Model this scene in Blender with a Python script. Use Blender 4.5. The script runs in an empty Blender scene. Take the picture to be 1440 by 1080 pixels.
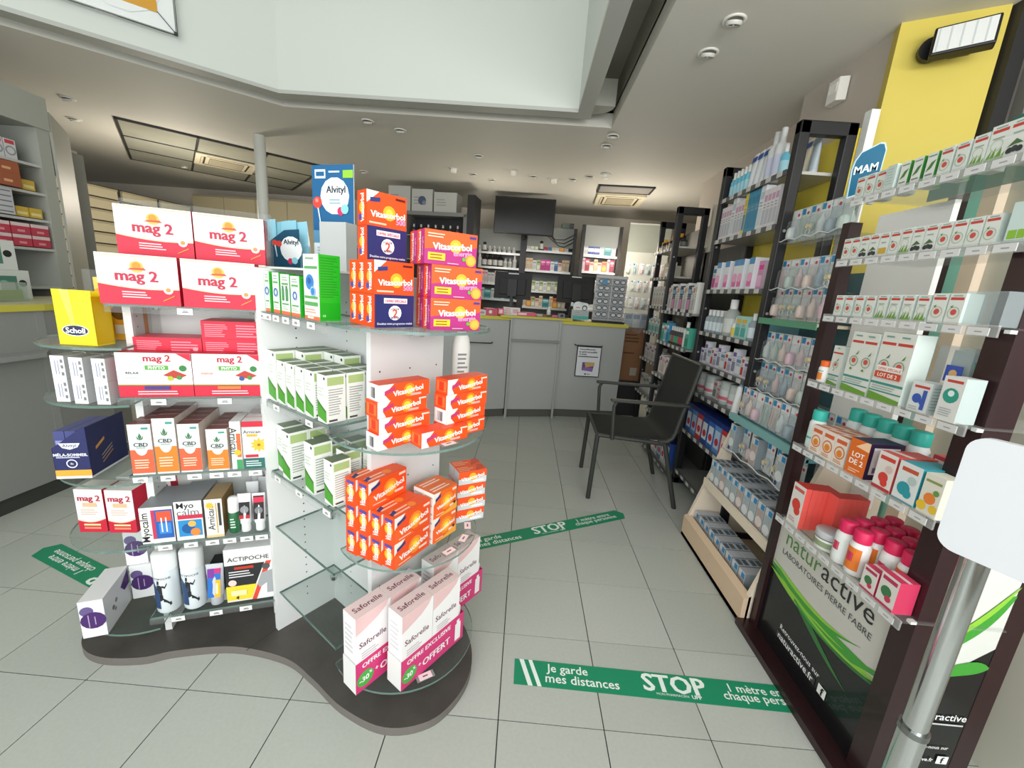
import bpy, bmesh, math, random
from mathutils import Vector, Matrix
random.seed(7)
S = bpy.context.scene
COL = S.collection
PI = math.pi
R = math.radians
# ------------------------------------------------------------------ camera
cam = bpy.data.cameras.new('camera')
cam.sensor_fit = 'HORIZONTAL'; cam.sensor_width = 36.0
cam.lens = 36.0 * 571.2 / 1440.0
cam.clip_start = 0.02; cam.clip_end = 100
camo = bpy.data.objects.new('camera', cam); COL.objects.link(camo)
_yaw, _pitch, _roll = -.0215, .2219, .0743
_f = Vector((math.sin(_yaw)*math.cos(_pitch), math.cos(_yaw)*math.cos(_pitch), -math.sin(_pitch)))
_r0 = Vector((math.cos(_yaw), -math.sin(_yaw), 0)); _u0 = _r0.cross(_f)
_r = math.cos(_roll)*_r0 + math.sin(_roll)*_u0
_u = -math.sin(_roll)*_r0 + math.cos(_roll)*_u0
M = Matrix((( _r.x, _u.x, -_f.x, -.0133), (_r.y, _u.y, -_f.y, -1.0157), (_r.z, _u.z, -_f.z, 1.313), (0, 0, 0, 1)))
camo.matrix_world = M
S.camera = camo
# ------------------------------------------------------------------ world, lights, exposure
w = bpy.data.worlds.new('world'); S.world = w; w.use_nodes = True
bg = w.node_tree.nodes['Background']; bg.inputs[0].default_value = (.90, .94, .97, 1); bg.inputs[1].default_value = .9
def area(name, loc, rot, sx, sy, power, col=(1, 1, 1), spread=180):
    l = bpy.data.lights.new(name, 'AREA'); l.shape = 'RECTANGLE'; l.size = sx; l.size_y = sy
    l.energy = power; l.color = col; l.spread = R(spread)
    o = bpy.data.objects.new(name, l); COL.objects.link(o); o.location = loc; o.rotation_euler = rot
    return o
# daylight coming in through the glazed shop front behind the camera and the tall window over it
area('shop_window_daylight', (-.9, -2.45, 1.5), (R(90), 0, 0), 4.6, 2.2, 104, (.97, 1, .99))
area('upper_window_daylight', (-.9, -2.45, 3.7), (R(90), 0, 0), 3.4, 1.5, 62, (.98, 1, .98))
area('side_window_daylight', (1.72, -.2, 2.0), (R(135), 0, R(50)), .9, .7, 3, (1, .97, .92))
area('ceiling_fill', (1.5, -2.4, 1.95), (R(112), 0, R(4)), 2.2, .5, 44, (1, .98, .93), 150)  # added fill aimed upward to brighten the right ceiling, no real transom
area('right_side_fill', (.9, -2.3, 1.5), (R(90), 0, R(-14)), 1.2, 2.0, 16, (.97, 1, .99))  # added fill from the camera side for the right displays, no door there
# added fill points below the ceiling for the back rooms, the spots are unlit
for i, (x, y) in enumerate([(-.5, 4.3), (1.15, 4.4), (-3.9, 3.7)]):
    l = bpy.data.lights.new('back_room_fill', 'POINT'); l.energy = (14, 34, 44)[i]; l.color = (1, .9, .76); l.shadow_soft_size = .15
    o = bpy.data.objects.new('back_room_fill', l); COL.objects.link(o); o.location = (x, y, 1.9)
S.view_settings.view_transform = 'Standard'; S.view_settings.look = 'None'
S.view_settings.exposure = -0.2; S.view_settings.gamma = 1.0
S.view_settings.use_curve_mapping = False

# ------------------------------------------------------------------ materials
_m = {}
def srgb(c):
    if isinstance(c, str):
        c = [int(c[i:i+2], 16)/255 for i in (0, 2, 4)]
    return tuple((x/12.92 if x <= .04045 else ((x+.055)/1.055)**2.4) for x in c[:3])
def mat(c, rough=.55, metal=0., trans=0., ior=1.45, alpha=1., noise=0., nscale=40., bump=0., coat=0., emit=0., tint2=None):
    key = (c, rough, metal, trans, ior, alpha, noise, nscale, bump, coat, emit, tint2)
    if key in _m: return _m[key]
    m = bpy.data.materials.new('m_%s_%d' % (c if isinstance(c, str) else 'c', len(_m))); m.use_nodes = True
    nt = m.node_tree; b = nt.nodes['Principled BSDF']
    col = srgb(c) + (1,)
    b.inputs['Base Color'].default_value = col
    b.inputs['Roughness'].default_value = rough; b.inputs['Metallic'].default_value = metal
    b.inputs['Transmission Weight'].default_value = trans; b.inputs['IOR'].default_value = ior
    b.inputs['Alpha'].default_value = alpha
    b.inputs['Coat Weight'].default_value = coat
    if emit:
        b.inputs['Emission Color'].default_value = col; b.inputs['Emission Strength'].default_value = emit
    if noise or bump:
        tc = nt.nodes.new('ShaderNodeTexCoord'); n = nt.nodes.new('ShaderNodeTexNoise')
        n.inputs['Scale'].default_value = nscale; n.inputs['Detail'].default_value = 5
        nt.links.new(tc.outputs['Object'], n.inputs['Vector'])
        if noise:
            mx = nt.nodes.new('ShaderNodeMix'); mx.data_type = 'RGBA'
            c2 = srgb(tint2) + (1,) if tint2 else tuple(min(1, x*(1+noise)) for x in col[:3]) + (1,)
            c1 = col if tint2 else tuple(x*(1-noise) for x in col[:3]) + (1,)
            mx.inputs[6].default_value = c1; mx.inputs[7].default_value = c2
            rp = nt.nodes.new('ShaderNodeMapRange'); rp.inputs[1].default_value = .3; rp.inputs[2].default_value = .7
            nt.links.new(n.outputs['Fac'], rp.inputs[0]); nt.links.new(rp.outputs[0], mx.inputs[0])
            nt.links.new(mx.outputs[2], b.inputs['Base Color'])
        if bump:
            bp = nt.nodes.new('ShaderNodeBump'); bp.inputs['Strength'].default_value = bump; bp.inputs['Distance'].default_value = .002
            nt.links.new(n.outputs['Fac'], bp.inputs['Height']); nt.links.new(bp.outputs[0], b.inputs['Normal'])
    _m[key] = m
    return m
def glassy(c, density=.25, rough=.03):
    """thin clear sheet: mostly transparent with a fresnel reflection and a tint"""
    key = ('glassy', c, density, rough)
    if key in _m: return _m[key]
    m = bpy.data.materials.new('m_clear_%d' % len(_m)); m.use_nodes = True
    nt = m.node_tree; nt.nodes.clear()
    out = nt.nodes.new('ShaderNodeOutputMaterial'); mix = nt.nodes.new('ShaderNodeMixShader')
    t = nt.nodes.new('ShaderNodeBsdfTransparent'); p = nt.nodes.new('ShaderNodeBsdfPrincipled')
    cc = srgb(c)
    t.inputs[0].default_value = tuple(.25*x+.75 for x in cc) + (1,)
    p.inputs['Base Color'].default_value = cc + (1,); p.inputs['Roughness'].default_value = rough
    lw = nt.nodes.new('ShaderNodeLayerWeight'); lw.inputs[0].default_value = .5
    pw = nt.nodes.new('ShaderNodeMath'); pw.operation = 'POWER'; pw.inputs[1].default_value = 5
    fr = nt.nodes.new('ShaderNodeMath'); fr.operation = 'MULTIPLY'; fr.inputs[1].default_value = .45
    nt.links.new(lw.outputs['Facing'], pw.inputs[0]); nt.links.new(pw.outputs[0], fr.inputs[0])
    ad = nt.nodes.new('ShaderNodeMath'); ad.operation = 'ADD'; ad.inputs[1].default_value = density; ad.use_clamp = True
    nt.links.new(fr.outputs[0], ad.inputs[0]); nt.links.new(ad.outputs[0], mix.inputs[0])
    nt.links.new(t.outputs[0], mix.inputs[1]); nt.links.new(p.outputs[0], mix.inputs[2])
    nt.links.new(mix.outputs[0], out.inputs[0])
    _m[key] = m
    return m
WHITE = mat('e6e8e4', .6)
CARD = mat('e6e6e4', .45)
PANEL = mat('d5d8d6', .45, noise=.02, nscale=8)
GLASS = glassy('c6d6d0', .03)
GEDGE = mat('7d9c94', .1, trans=.5)
ACRY = glassy('e6e9e7', .05)
CLEAR = glassy('dde2e4', .10, .12)
BLACK = mat('17171a', .4)
CHROME = mat('c9cccc', .12, metal=1)

# ------------------------------------------------------------------ mesh builder
_txt = {}
def text_geo(s, bold):
    k = (s, bold)
    if k in _txt: return _txt[k]
    c = bpy.data.curves.new('t', 'FONT'); c.body = s; c.size = 1; c.offset = bold; c.resolution_u = 2; c.align_x = 'LEFT'
    o = bpy.data.objects.new('t', c); COL.objects.link(o)
    dg = bpy.context.evaluated_depsgraph_get(); dg.update()
    me = bpy.data.meshes.new_from_object(o.evaluated_get(dg))
    vs = [(v.co.x, v.co.y) for v in me.vertices]; fs = [tuple(p.vertices) for p in me.polygons]
    bpy.data.objects.remove(o); bpy.data.curves.remove(c); bpy.data.meshes.remove(me)
    x0 = min(v[0] for v in vs); x1 = max(v[0] for v in vs); y0 = min(v[1] for v in vs); y1 = max(v[1] for v in vs)
    vs = [(x-(x0+x1)/2, y-(y0+y1)/2) for x, y in vs]
    _txt[k] = (vs, fs, x1-x0, y1-y0)
    return _txt[k]

class MB:
    def __init__(s): s.v = []; s.f = []; s.mi = []; s.ms = []; s.sm = []; s.M = Matrix.Identity(4)
    def m(s, m):
        if m not in s.ms: s.ms.append(m)
        return s.ms.index(m)
    def add(s, vs, fs, m, smooth=False):
        b = len(s.v); i = s.m(m)
        for v in vs: s.v.append(tuple(s.M @ Vector(v)))
        for f in fs: s.f.append(tuple(b+k for k in f)); s.mi.append(i); s.sm.append(smooth)
        return s
    def box(s, x0, x1, y0, y1, z0, z1, m):
        if x0 > x1: x0, x1 = x1, x0
        if y0 > y1: y0, y1 = y1, y0
        vs = [(x0, y0, z0), (x1, y0, z0), (x1, y1, z0), (x0, y1, z0), (x0, y0, z1), (x1, y0, z1), (x1, y1, z1), (x0, y1, z1)]
        return s.add(vs, [(0, 3, 2, 1), (4, 5, 6, 7), (0, 1, 5, 4), (1, 2, 6, 5), (2, 3, 7, 6), (3, 0, 4, 7)], m)
    def prism(s, pts, z0, z1, m, ms=None, axis='z'):
        n = len(pts)
        def q(p, z):
            return (p[0], p[1], z) if axis == 'z' else ((p[0], z, p[1]) if axis == 'y' else (z, p[0], p[1]))
        vs = [q(p, z0) for p in pts] + [q(p, z1) for p in pts]
        s.add(vs, [tuple(range(n-1, -1, -1)), tuple(range(n, 2*n))], m)
        return s.add(vs, [(i, (i+1) % n, n+(i+1) % n, n+i) for i in range(n)], ms or m)
    def lathe(s, prof, m, n=16, c=(0, 0), smooth=True, sy=1., cap=True):
        vs = []; fs = []
        for r, z in prof:
            for i in range(n):
                a = 2*PI*i/n; vs.append((c[0]+r*math.cos(a), c[1]+sy*r*math.sin(a), z))
        for j in range(len(prof)-1):
            for i in range(n):
                fs.append((j*n+i, j*n+(i+1) % n, (j+1)*n+(i+1) % n, (j+1)*n+i))
        s.add(vs, fs, m, smooth)
        if cap:
            s.add(vs[:n], [tuple(range(n-1, -1, -1))], m); s.add(vs[-n:], [tuple(range(n))], m)
        return s
    def tube(s, pts, r, m, n=8, closed=False):
        pts = [Vector(p) for p in pts]; vs = []; fs = []; N = len(pts); up = None
        for k, p in enumerate(pts):
            a = pts[k-1] if (k > 0 or closed) else p; b = pts[(k+1) % N] if (k < N-1 or closed) else p
            t = (b-a).normalized()
            if up is None or abs(up.dot(t)) > .98: up = Vector((0, 0, 1)) if abs(t.z) < .9 else Vector((0, 1, 0))
            x = t.cross(up).normalized(); up = x.cross(t).normalized()
            for i in range(n):
                an = 2*PI*i/n; vs.append(tuple(p + r*(math.cos(an)*x + math.sin(an)*up)))
        for k in range(N if closed else N-1):
            for i in range(n):
                k2 = (k+1) % N
                fs.append((k*n+i, k*n+(i+1) % n, k2*n+(i+1) % n, k2*n+i))
        s.add(vs, fs, m, True)
        if not closed: s.add(vs[:n], [tuple(range(n))], m); s.add(vs[-n:], [tuple(range(n-1, -1, -1))], m)
        return s
    def bar(s, a, b, w, h, m):
        """square bar from a to b"""
        a = Vector(a); b = Vector(b); t = (b-a).normalized()
        up = Vector((0, 0, 1)) if abs(t.z) < .95 else Vector((1, 0, 0))
        x = t.cross(up).normalized()*w/2; y = x.cross(t).normalized()*h/2
        vs = [a-x-y, a+x-y, a+x+y, a-x+y, b-x-y, b+x-y, b+x+y, b-x+y]
        return s.add([tuple(v) for v in vs], [(0, 1, 2, 3), (7, 6, 5, 4), (0, 4, 5, 1), (1, 5, 6, 2), (2, 6, 7, 3), (3, 7, 4, 0)], m)
    def print_on(s, O, U, V, W, H, ops, lift=.00025):
        """flat print: O lower-left corner, U,V unit directions, W,H size in metres; ops in 0..1"""
        O = Vector(O); U = Vector(U); V = Vector(V); N = U.cross(V)
        for k, op in enumerate(ops):
            L = lift*(k+1)
            P = lambda u, v, e=0: tuple(O + U*(u*W) + V*(v*H) + N*(L+e))
            t = op[0]
            if t == 'r': s.add([P(op[1], op[2]), P(op[3], op[2]), P(op[3], op[4]), P(op[1], op[4])], [(0, 1, 2, 3)], pm(op[5]))
            elif t == 'p': s.add([P(*q) for q in op[1]], [tuple(range(len(op[1])))], pm(op[2]))
            elif t == 'd':
                rr = op[3]*H; n = 14; ry = rr*(op[5] if len(op) > 5 else 1)
                s.add([P(op[1]+rr*math.cos(2*PI*i/n)/W, op[2]+ry*math.sin(2*PI*i/n)/H) for i in range(n)], [tuple(range(n))], pm(op[4]))
            elif t == 'o':   # ring
                n = 18; r1 = op[3]*H; r2 = r1*op[5]
                vs = [P(op[1]+rr*math.cos(2*PI*i/n)/W, op[2]+rr*math.sin(2*PI*i/n)/H) for rr in (r1, r2) for i in range(n)]
                s.add(vs, [(n+i, i, (i+1) % n, n+(i+1) % n) for i in range(n)], pm(op[4]))
            elif t == 'l':   # fine print drawn as bars
                n = op[5]
                rnd = random.Random(n+int(op[1]*100))
                for i in range(n):
                    v = op[4]-(op[4]-op[2])*(i+.5)/n; hh = (op[4]-op[2])/n*.22
                    u1 = op[1]+(op[3]-op[1])*rnd.uniform(.65, 1)
                    s.add([P(op[1], v-hh), P(u1, v-hh), P(u1, v+hh), P(op[1], v+hh)], [(0, 1, 2, 3)], pm(op[6]))
            elif t == 't':   # ('t', text, cx, cy, width, colour, rot, bold, maxh)
                rot = op[6] if len(op) > 6 else 0; bold = op[7] if len(op) > 7 else .01
                heavy = bold > .018; bold = min(bold, .012)
                vs, fs, tw, th = text_geo(op[1], bold)
                hz = abs(math.cos(R(rot))) > .7; full = (W if hz else H)*op[4]; sc = full/tw
                syc = sc
                if len(op) > 8:
                    syc = op[8]*(H if hz else W)/th
                ca, sa = math.cos(R(rot)), math.sin(R(rot))
                for dk, dx in enumerate((-.022, 0, .022) if heavy else (0,)):
                    s.add([P(op[2]+((x+dx)*sc*ca-y*syc*sa)/W, op[3]+((x+dx)*sc*sa+y*syc*ca)/H, dk*lift*.3) for x, y in vs], fs, pm(op[5]))
        return s
    def mesh(s, name):
        me = bpy.data.meshes.new(name); me.from_pydata(s.v, [], s.f)
        for m in s.ms: me.materials.append(m)
        me.polygons.foreach_set('material_index', s.mi); me.polygons.foreach_set('use_smooth', s.sm)
        me.update(); return me
    def obj(s, name, parent=None, loc=(0, 0, 0), rz=0, bevel=0, label=None, cat=None, group=None, kind=None):
        return link(name, s.mesh(name), parent, loc, rz, bevel, label, cat, group, kind)
def pm(c): return c if not isinstance(c, str) else mat(c, .45)
def link(name, me, parent=None, loc=(0, 0, 0), rz=0, bevel=0, label=None, cat=None, group=None, kind=None):
    o = bpy.data.objects.new(name, me); COL.objects.link(o); o.location = loc
    o.rotation_euler = (0, 0, R(rz))
    if parent: o.parent = parent
    if bevel:
        b = o.modifiers.new('bevel', 'BEVEL'); b.width = bevel; b.segments = 2; b.limit_method = 'ANGLE'; b.angle_limit = R(40)
    if label: o['label'] = label
    if cat: o['category'] = cat
    if group: o['group'] = group
    if kind: o['kind'] = kind
    return o
def thing(name, label, cat, loc=(0, 0, 0), rz=0, group=None):
    return link(name, None, None, loc, rz, 0, label, cat, group)
def copy_tree(o, parent=None):
    c = o.copy(); COL.objects.link(c)
    if parent: c.parent = parent
    for ch in list(o.children): copy_tree(ch, c)
    return c
ORD = ['leftmost', 'second', 'third', 'fourth', 'fifth', 'sixth', 'seventh', 'eighth', 'ninth', 'tenth', 'eleventh', 'twelfth', 'thirteenth', 'fourteenth', 'fifteenth', 'sixteenth', 'seventeenth', 'eighteenth', 'nineteenth', 'twentieth']
def ordl(i, n, what):
    if i == 0: return 'leftmost of the ' + what
    if i == n-1: return 'rightmost of the ' + what
    return ORD[i] + ' from left of the ' + what

def carton(w, d, h, base, F=(), Rt=(), L=(), T=(), B=(), side=None, top=None):
    """printed folding box, origin at the middle of its base, front towards -y"""
    b = MB(); x, y = w/2, d/2
    vs = [(-x, -y, 0), (x, -y, 0), (x, y, 0), (-x, y, 0), (-x, -y, h), (x, -y, h), (x, y, h), (-x, y, h)]
    bm_ = pm(base); sd = pm(side) if side else bm_; tp = pm(top) if top else bm_
    b.add(vs, [(0, 3, 2, 1), (0, 1, 5, 4), (2, 3, 7, 6)], bm_); b.add(vs, [(1, 2, 6, 5), (3, 0, 4, 7)], sd); b.add(vs, [(4, 5, 6, 7)], tp)
    b.print_on((-x, -y, 0), (1, 0, 0), (0, 0, 1), w, h, F)
    b.print_on((x, -y, 0), (0, 1, 0), (0, 0, 1), d, h, Rt)
    b.print_on((-x, y, 0), (0, -1, 0), (0, 0, 1), d, h, L)
    b.print_on((-x, -y, h), (1, 0, 0), (0, 1, 0), w, d, T)
    b.print_on((x, y, 0), (-1, 0, 0), (0, 0, 1), w, h, B)
    return b.mesh('carton')
def put(me, name, cat, label, loc, rz=0, group=None): return link(name, me, None, loc, rz, 0, label, cat, group)
class Frame:
    def __init__(s, o, deg): s.o = Vector((o[0], o[1], 0)); s.deg = deg; s.a = Vector((math.cos(R(deg)), math.sin(R(deg)), 0)); s.b = Vector((-s.a.y, s.a.x, 0))
    def __call__(s, x, y, z=0): return tuple(s.o + s.a*x + s.b*y + Vector((0, 0, z)))
# ================================================================== SETTING
T = .333
# floor: grout slab, one object per tile near by
TILE = [mat('b4b8b1', .38, noise=.03, nscale=90, bump=.05), mat('b1b5ae', .38, noise=.03, nscale=90, bump=.05), mat('b7bab4', .36, noise=.03, nscale=90, bump=.05)]
GROUT = mat('2c2f2c', .8)
fl = MB().box(-9, 4, -3, 9, -.06, -.003, GROUT).obj('floor', kind='structure')
g = .0018
tm = [MB().box(g, T-g, g, T-g, -.0035, 0, m_).mesh('floor_tile') for m_ in TILE]
rest = MB()
NX0, NX1, NY0, NY1 = -8, 6, -2, 16
for i in range(-26, 12):
    for j in range(-9, 27):
        if NX0 <= i < NX1 and NY0 <= j < NY1:
            link('floor_tile', tm[(i*7+j*3+i*j) % 3], fl, (i*T, j*T, 0))
        else:
            rest.box(i*T+g, (i+1)*T-g, j*T+g, (j+1)*T-g, -.0035, 0, TILE[0])
rest.obj('floor_tiles_beyond', fl, kind='stuff')

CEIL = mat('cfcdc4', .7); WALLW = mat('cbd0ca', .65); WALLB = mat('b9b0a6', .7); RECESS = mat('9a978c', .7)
H = 2.6
c = MB()
c.box(.53, 4, -3, 9, H, H+.12, CEIL); c.box(-9, .53, 2.50, 9, H, H+.12, CEIL)
c.prism([(-9, -3), (-9, 2.5), (-2.03, 2.5), (-3.05, 1.70), (-6.0, -.59), (-8.2, -2.3), (-8.2, -3)], H, H+.12, CEIL)
c.obj('ceiling', kind='structure')
# light well above the shop: walls hang down to a moulding, dark gap around it
c = MB()
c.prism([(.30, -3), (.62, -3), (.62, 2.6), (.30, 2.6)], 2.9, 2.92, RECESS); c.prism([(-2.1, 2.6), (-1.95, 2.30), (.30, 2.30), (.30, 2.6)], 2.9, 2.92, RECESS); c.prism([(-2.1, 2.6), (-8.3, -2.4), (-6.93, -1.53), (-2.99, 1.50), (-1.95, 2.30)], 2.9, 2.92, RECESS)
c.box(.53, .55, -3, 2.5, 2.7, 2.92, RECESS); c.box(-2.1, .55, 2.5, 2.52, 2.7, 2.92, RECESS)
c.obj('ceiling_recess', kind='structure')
c.v, c.f, c.mi, c.ms, c.sm = [], [], [], [], []
TR = [(.245, -3), (.245, 2.255), (-1.93, 2.255), (-2.969, 1.456), (-6.9, -1.575)]
OUT = [(.345, -3), (.345, 2.36), (-1.97, 2.36), (-3.03, 1.54), (-6.97, -1.49)]
names = ['wall_well_right', 'wall_well_back', 'wall_well_angled_left', 'wall_well_left']
for k in range(4):
    (x0, y0), (x1, y1) = TR[k], TR[k+1]; (X0, Y0), (X1, Y1) = OUT[k], OUT[k+1]
    MB().prism([(x0, y0), (x1, y1), (X1, Y1), (X0, Y0)], H+.02, 4.9, WALLW).obj('wall_%d' % (k+1) if 0 else names[k], kind='structure')
    q = .012
    MB().prism([(x0-q*0, y0), (x1, y1), (X1, Y1), (X0, Y0)], H-.004, H+.02, mat('aeb0aa', .6)).obj('trim_%d' % (k+1), kind='structure')
MB().prism([(x, y) for x, y in TR] + [(-6.9, -3)], 4.9, 4.95, CEIL).obj('ceiling_upper', kind='structure')
# quarter round bulkhead in the gap corner
b = MB(); pts = [(.345, 2.36)] + [(.345+.15*math.sin(a), 2.36-.15+.15*math.cos(a)*1.0) for a in [R(t) for t in range(0, 91, 15)]] + [(.345, 2.21)]
b.prism(pts, H+.03, H+.2, mat('a5a59b', .7)).obj('trim_5', kind='structure')

# walls
w_ = MB(); w_.box(-9, 4, 6.05, 6.2, 0, H, mat('cfc8bb', .7)); w_.obj('wall_back', kind='structure')
w_ = MB(); w_.box(-8.9, -8.8, -3, 6.05, 0, H, mat('b3ac98', .7)); w_.obj('wall_left', kind='structure')
w_ = MB()
w_.prism([(1.57, 1.155), (1.57, 1.843), (1.76, 1.843), (1.76, 3.77), (2.9, 3.77), (2.9, 6.05), (3.2, 6.05), (3.2, 1.155)], 0, H, WALLB)
w_.obj('wall_right', kind='structure')
w_ = MB()
w_.prism([(1.545, 1.155), (1.859, 1.006), (1.93, 1.15), (1.6, 1.30)], 0, H, mat('cdbb55', .6)); w_.obj('wall_right_yellow', kind='structure')
# front (shop window wall) behind the camera: open glazing between a plinth and header
w_ = MB(); DK = mat('2b2b2d', .4)
w_.box(-8.8, 3, -2.62, -2.5, 0, .25, WALLB); w_.box(-8.8, 3, -2.62, -2.5, 2.55, 2.95, WALLB); w_.box(-8.8, 3, -2.62, -2.5, 4.5, 4.95, WALLB)
for x in (-8.8, -6, -3.4, -.9, 1.6): w_.box(x, x+.07, -2.6, -2.52, .25, 4.5, DK)
w_.obj('window_1', kind='structure')
# right hand front part: side window frame and beige wall
w_ = MB(); w_.bar((1.90, 1.0, 0), (1.90, 1.0, 2.6), .06, .06, DK); w_.bar((1.98, .96, 0), (1.98, .96, 2.6), .05, .05, mat('77756f', .3))
w_.obj('window_2', kind='structure')
w_ = MB(); w_.prism([(2.02, .95), (2.35, -.1), (2.45, -.1), (2.12, .99)], .0, 2.6, mat('8d8877', .35)); w_.obj('wall_right_front', kind='structure')
w_ = MB(); w_.prism([(1.62, .30), (1.62, -.6), (1.72, -.6), (1.72, .30)], 0, 1.75, mat('a89f93', .6)); w_.obj('wall_right_pillar', kind='structure')

# ------------------------------------------------------------------ floor stickers
GRN = mat('1c8a63', .45); GR2 = mat('e9f2ec', .5)
def sticker(loc, rz, label, half=.55):
    b = MB(); hh = .05
    b.prism([(-half, -hh), (half-.03, -hh), (half, 0), (half-.03, hh), (-half, hh)], .0006, .0014, GRN)
    W, Hh = 2*half, 2*hh
    b.print_on((-half, -hh, .0014), (1, 0, 0), (0, 1, 0), W, Hh, [
        ('p', [(.045, .0), (.06, .0), (.03, 1), (.015, 1)], GR2), ('p', [(.075, .0), (.088, .0), (.058, 1), (.045, 1)], GR2),
        ('t', 'Je garde', .172, .70, .135, GR2, 0, .012), ('t', 'mes distances', .218, .35, .235, GR2, 0, .012),
        ('t', 'STOP', .515, .60, .2, GR2, 0, .035), ('t', 'MON PHARMACIEN', .50, .19, .10, GR2, 0, 0), ('t', 'UPP', .575, .19, .03, GR2, 0, .02),
        ('t', '1 mètre entre', .80, .70, .215, GR2, 0, .012), ('t', 'chaque personne', .80, .35, .27, GR2, 0, .012)], lift=.0001)
    return b.obj('floor_sticker', None, loc, rz, 0, label, 'sticker', None)
sticker((.595, .168, 0), -.6, 'green distancing floor sticker reading STOP nearest the camera, in front of the black display')
sticker((.21, 1.09, 0), 27, 'green distancing floor sticker reading STOP lying diagonally in front of the chair')
sticker((-1.64, .395, 0), 161, 'green distancing floor sticker upside down beside the left end of the gondola base')

# ------------------------------------------------------------------ ceiling fittings
def spot(x, y, kind, label):
    t = thing('ceiling_spot', label, 'ceiling light', (x, y, H))
    MB().lathe([(.052, -.001), (.052, -.006), (.046, -.009), (.036, -.007), (.034, .0)], mat('d9d7cf', .4), 20, cap=False).obj('ring', t)
    if kind == 'ball':
        b = MB(); b.lathe([(.012, -.045), (.03, -.044), (.034, -.035), (.034, -.002)], mat('f2efe6', .5), 16); b.obj('lamp', t)
    else:
        b = MB(); b.M = Matrix.Translation((0, 0, -.006)) @ Matrix.Rotation(R(18), 4, 'X')
        b.lathe([(.036, 0), (.036, -.014), (.03, -.016)], mat('cfcdc6', .35), 16, cap=False)
        b.lathe([(.029, -.010), (.001, -.004)], mat('6d6f70', .15, metal=.6), 16, cap=False); b.lathe([(.006, -.012), (.005, -.016)], WHITE, 8)
        b.obj('lamp', t)
sp = [(.832, 1.201, 'd', 'large round ceiling spotlight nearest the camera on the right'), (.825, 1.461, 'd', 'round ceiling spotlight just behind the nearest one on the right'),
      (.573, 2.651, 'd', 'front one of the two spotlights behind the corner of the light well'), (.564, 2.88, 'd', 'rear one of the two spotlights behind the corner of the light well'),
      (-.941, 3.876, 'ball', 'leftmost front white bulb spot in the group before the television'), (-.742, 4.05, 'd', 'flat spot behind the leftmost white bulb in the ceiling group'),
      (-.545, 4.24, 'd', 'rearmost flat spot in the left half of the ceiling group'), (-.274, 3.803, 'ball', 'front white bulb spot above the left of the television'),
      (-.054, 3.97, 'd', 'flat spot between the two white bulbs above the television'), (.182, 4.028, 'ball', 'white bulb spot above the right edge of the television'),
      (.395, 3.975, 'd', 'first flat spot right of the white bulbs in the ceiling group'), (.557, 3.821, 'd', 'second flat spot right of the white bulbs in the ceiling group'),
      (.712, 3.703, 'ball', 'rightmost spot of the ceiling group, beside the air conditioning cassette'), (-1.217, 2.835, 'd', 'dark spotlight behind the well, right one of the pair'),
      (-1.441, 2.678, 'd', 'dark spotlight behind the well, left one of the pair'), (-.605, 3.378, 'd', 'single flat spot between the light well and the bulb group'),
      (-3.911, 2.616, 'd', 'front spotlight in the far left ceiling above the wall cabinet'), (-4.386, 3.094, 'd', 'rear spotlight in the far left ceiling above the wall cabinet'),
      (-2.096, 4.252, 'd', 'flat spot beside the blue lollipop poster in the ceiling'), (-4.6, 4.6, 'd', 'flat spot beyond the mirrored ceiling panels at the left')]
for a in sp: spot(*a)
# air conditioning cassette
CREAM = mat('d8cfb4', .5)
def cassette(x, y, rz, label, frame=True):
    t = thing('air_conditioner', label, 'air conditioner', (x, y, H), rz)
    b = MB(); b.prism([(-.30, -.30), (.30, -.30), (.30, .30), (-.30, .30)], -.03, -.002, CREAM); b.obj('housing', t, bevel=.008)
    b = MB(); b.box(-.17, .17, -.17, .17, -.036, -.031, mat('8f8670', .6))
    for i in range(12): b.box(-.165, .165, -.16+i*.028, -.152+i*.028, -.040, -.036, mat('b6ad94', .6))
    b.obj('grille', t)
    for k in range(4):
        b = MB(); b.M = Matrix.Rotation(k*PI/2, 4, 'Z'); b.box(-.2, .2, -.25, -.205, -.033, -.0305, mat('3d382d', .6)); b.box(-.2, .2, -.247, -.225, -.038, -.033, mat('cfc6ad', .5)); b.obj('air_flap', t)
    return t
cassette(1.08, 4.75, -4, 'square cream air conditioning cassette in the ceiling right of the television')
t = thing('ceiling_panel', 'dark framed mirrored ceiling panel in front of the cassette by the television', 'ceiling panel', (1.04, 4.24, H), -4)
MB().box(-.31, .31, -.15, .15, -.012, -.004, mat('aeaaa6', .3, metal=.3)).obj('panel', t)
b = MB()
for s_ in (-1, 1): b.box(s_*.31-.012, s_*.31+.012, -.16, .16, -.016, 0, DK); b.box(-.32, .32, s_*.15-.01, s_*.15+.01, -.016, 0, DK)
b.obj('frame', t)
# mirrored light panels in the left room
t = thing('ceiling_light_grid', 'large grid of mirrored ceiling panels in black frames over the left room', 'ceiling panels', (-3.80, 4.26, H), 41)
MIR = mat('b4b5a8', .30, metal=.25, noise=.10, nscale=3)
k = 0
for i in range(3):
    for j in range(3):
        x = -.90+i*.6; y = -.93+j*.62
        if (i, j) == (1, 1): continue
        MB().box(x+.012, x+.588, y+.012, y+.608, -.012, -.004, MIR).obj('mirror_panel', t)
b = MB()
for i in range(4): b.box(-.90+i*.6-.010, -.90+i*.6+.010, -.94, .94, -.018, 0, DK)
for j in range(4): b.box(-.91, .91, -.93+j*.62-.010, -.93+j*.62+.010, -.018, 0, DK)
b.obj('frame', t)
cassette(-3.80, 4.26, 41, 'cream air conditioning cassette in the middle of the mirrored panel grid')
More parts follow.
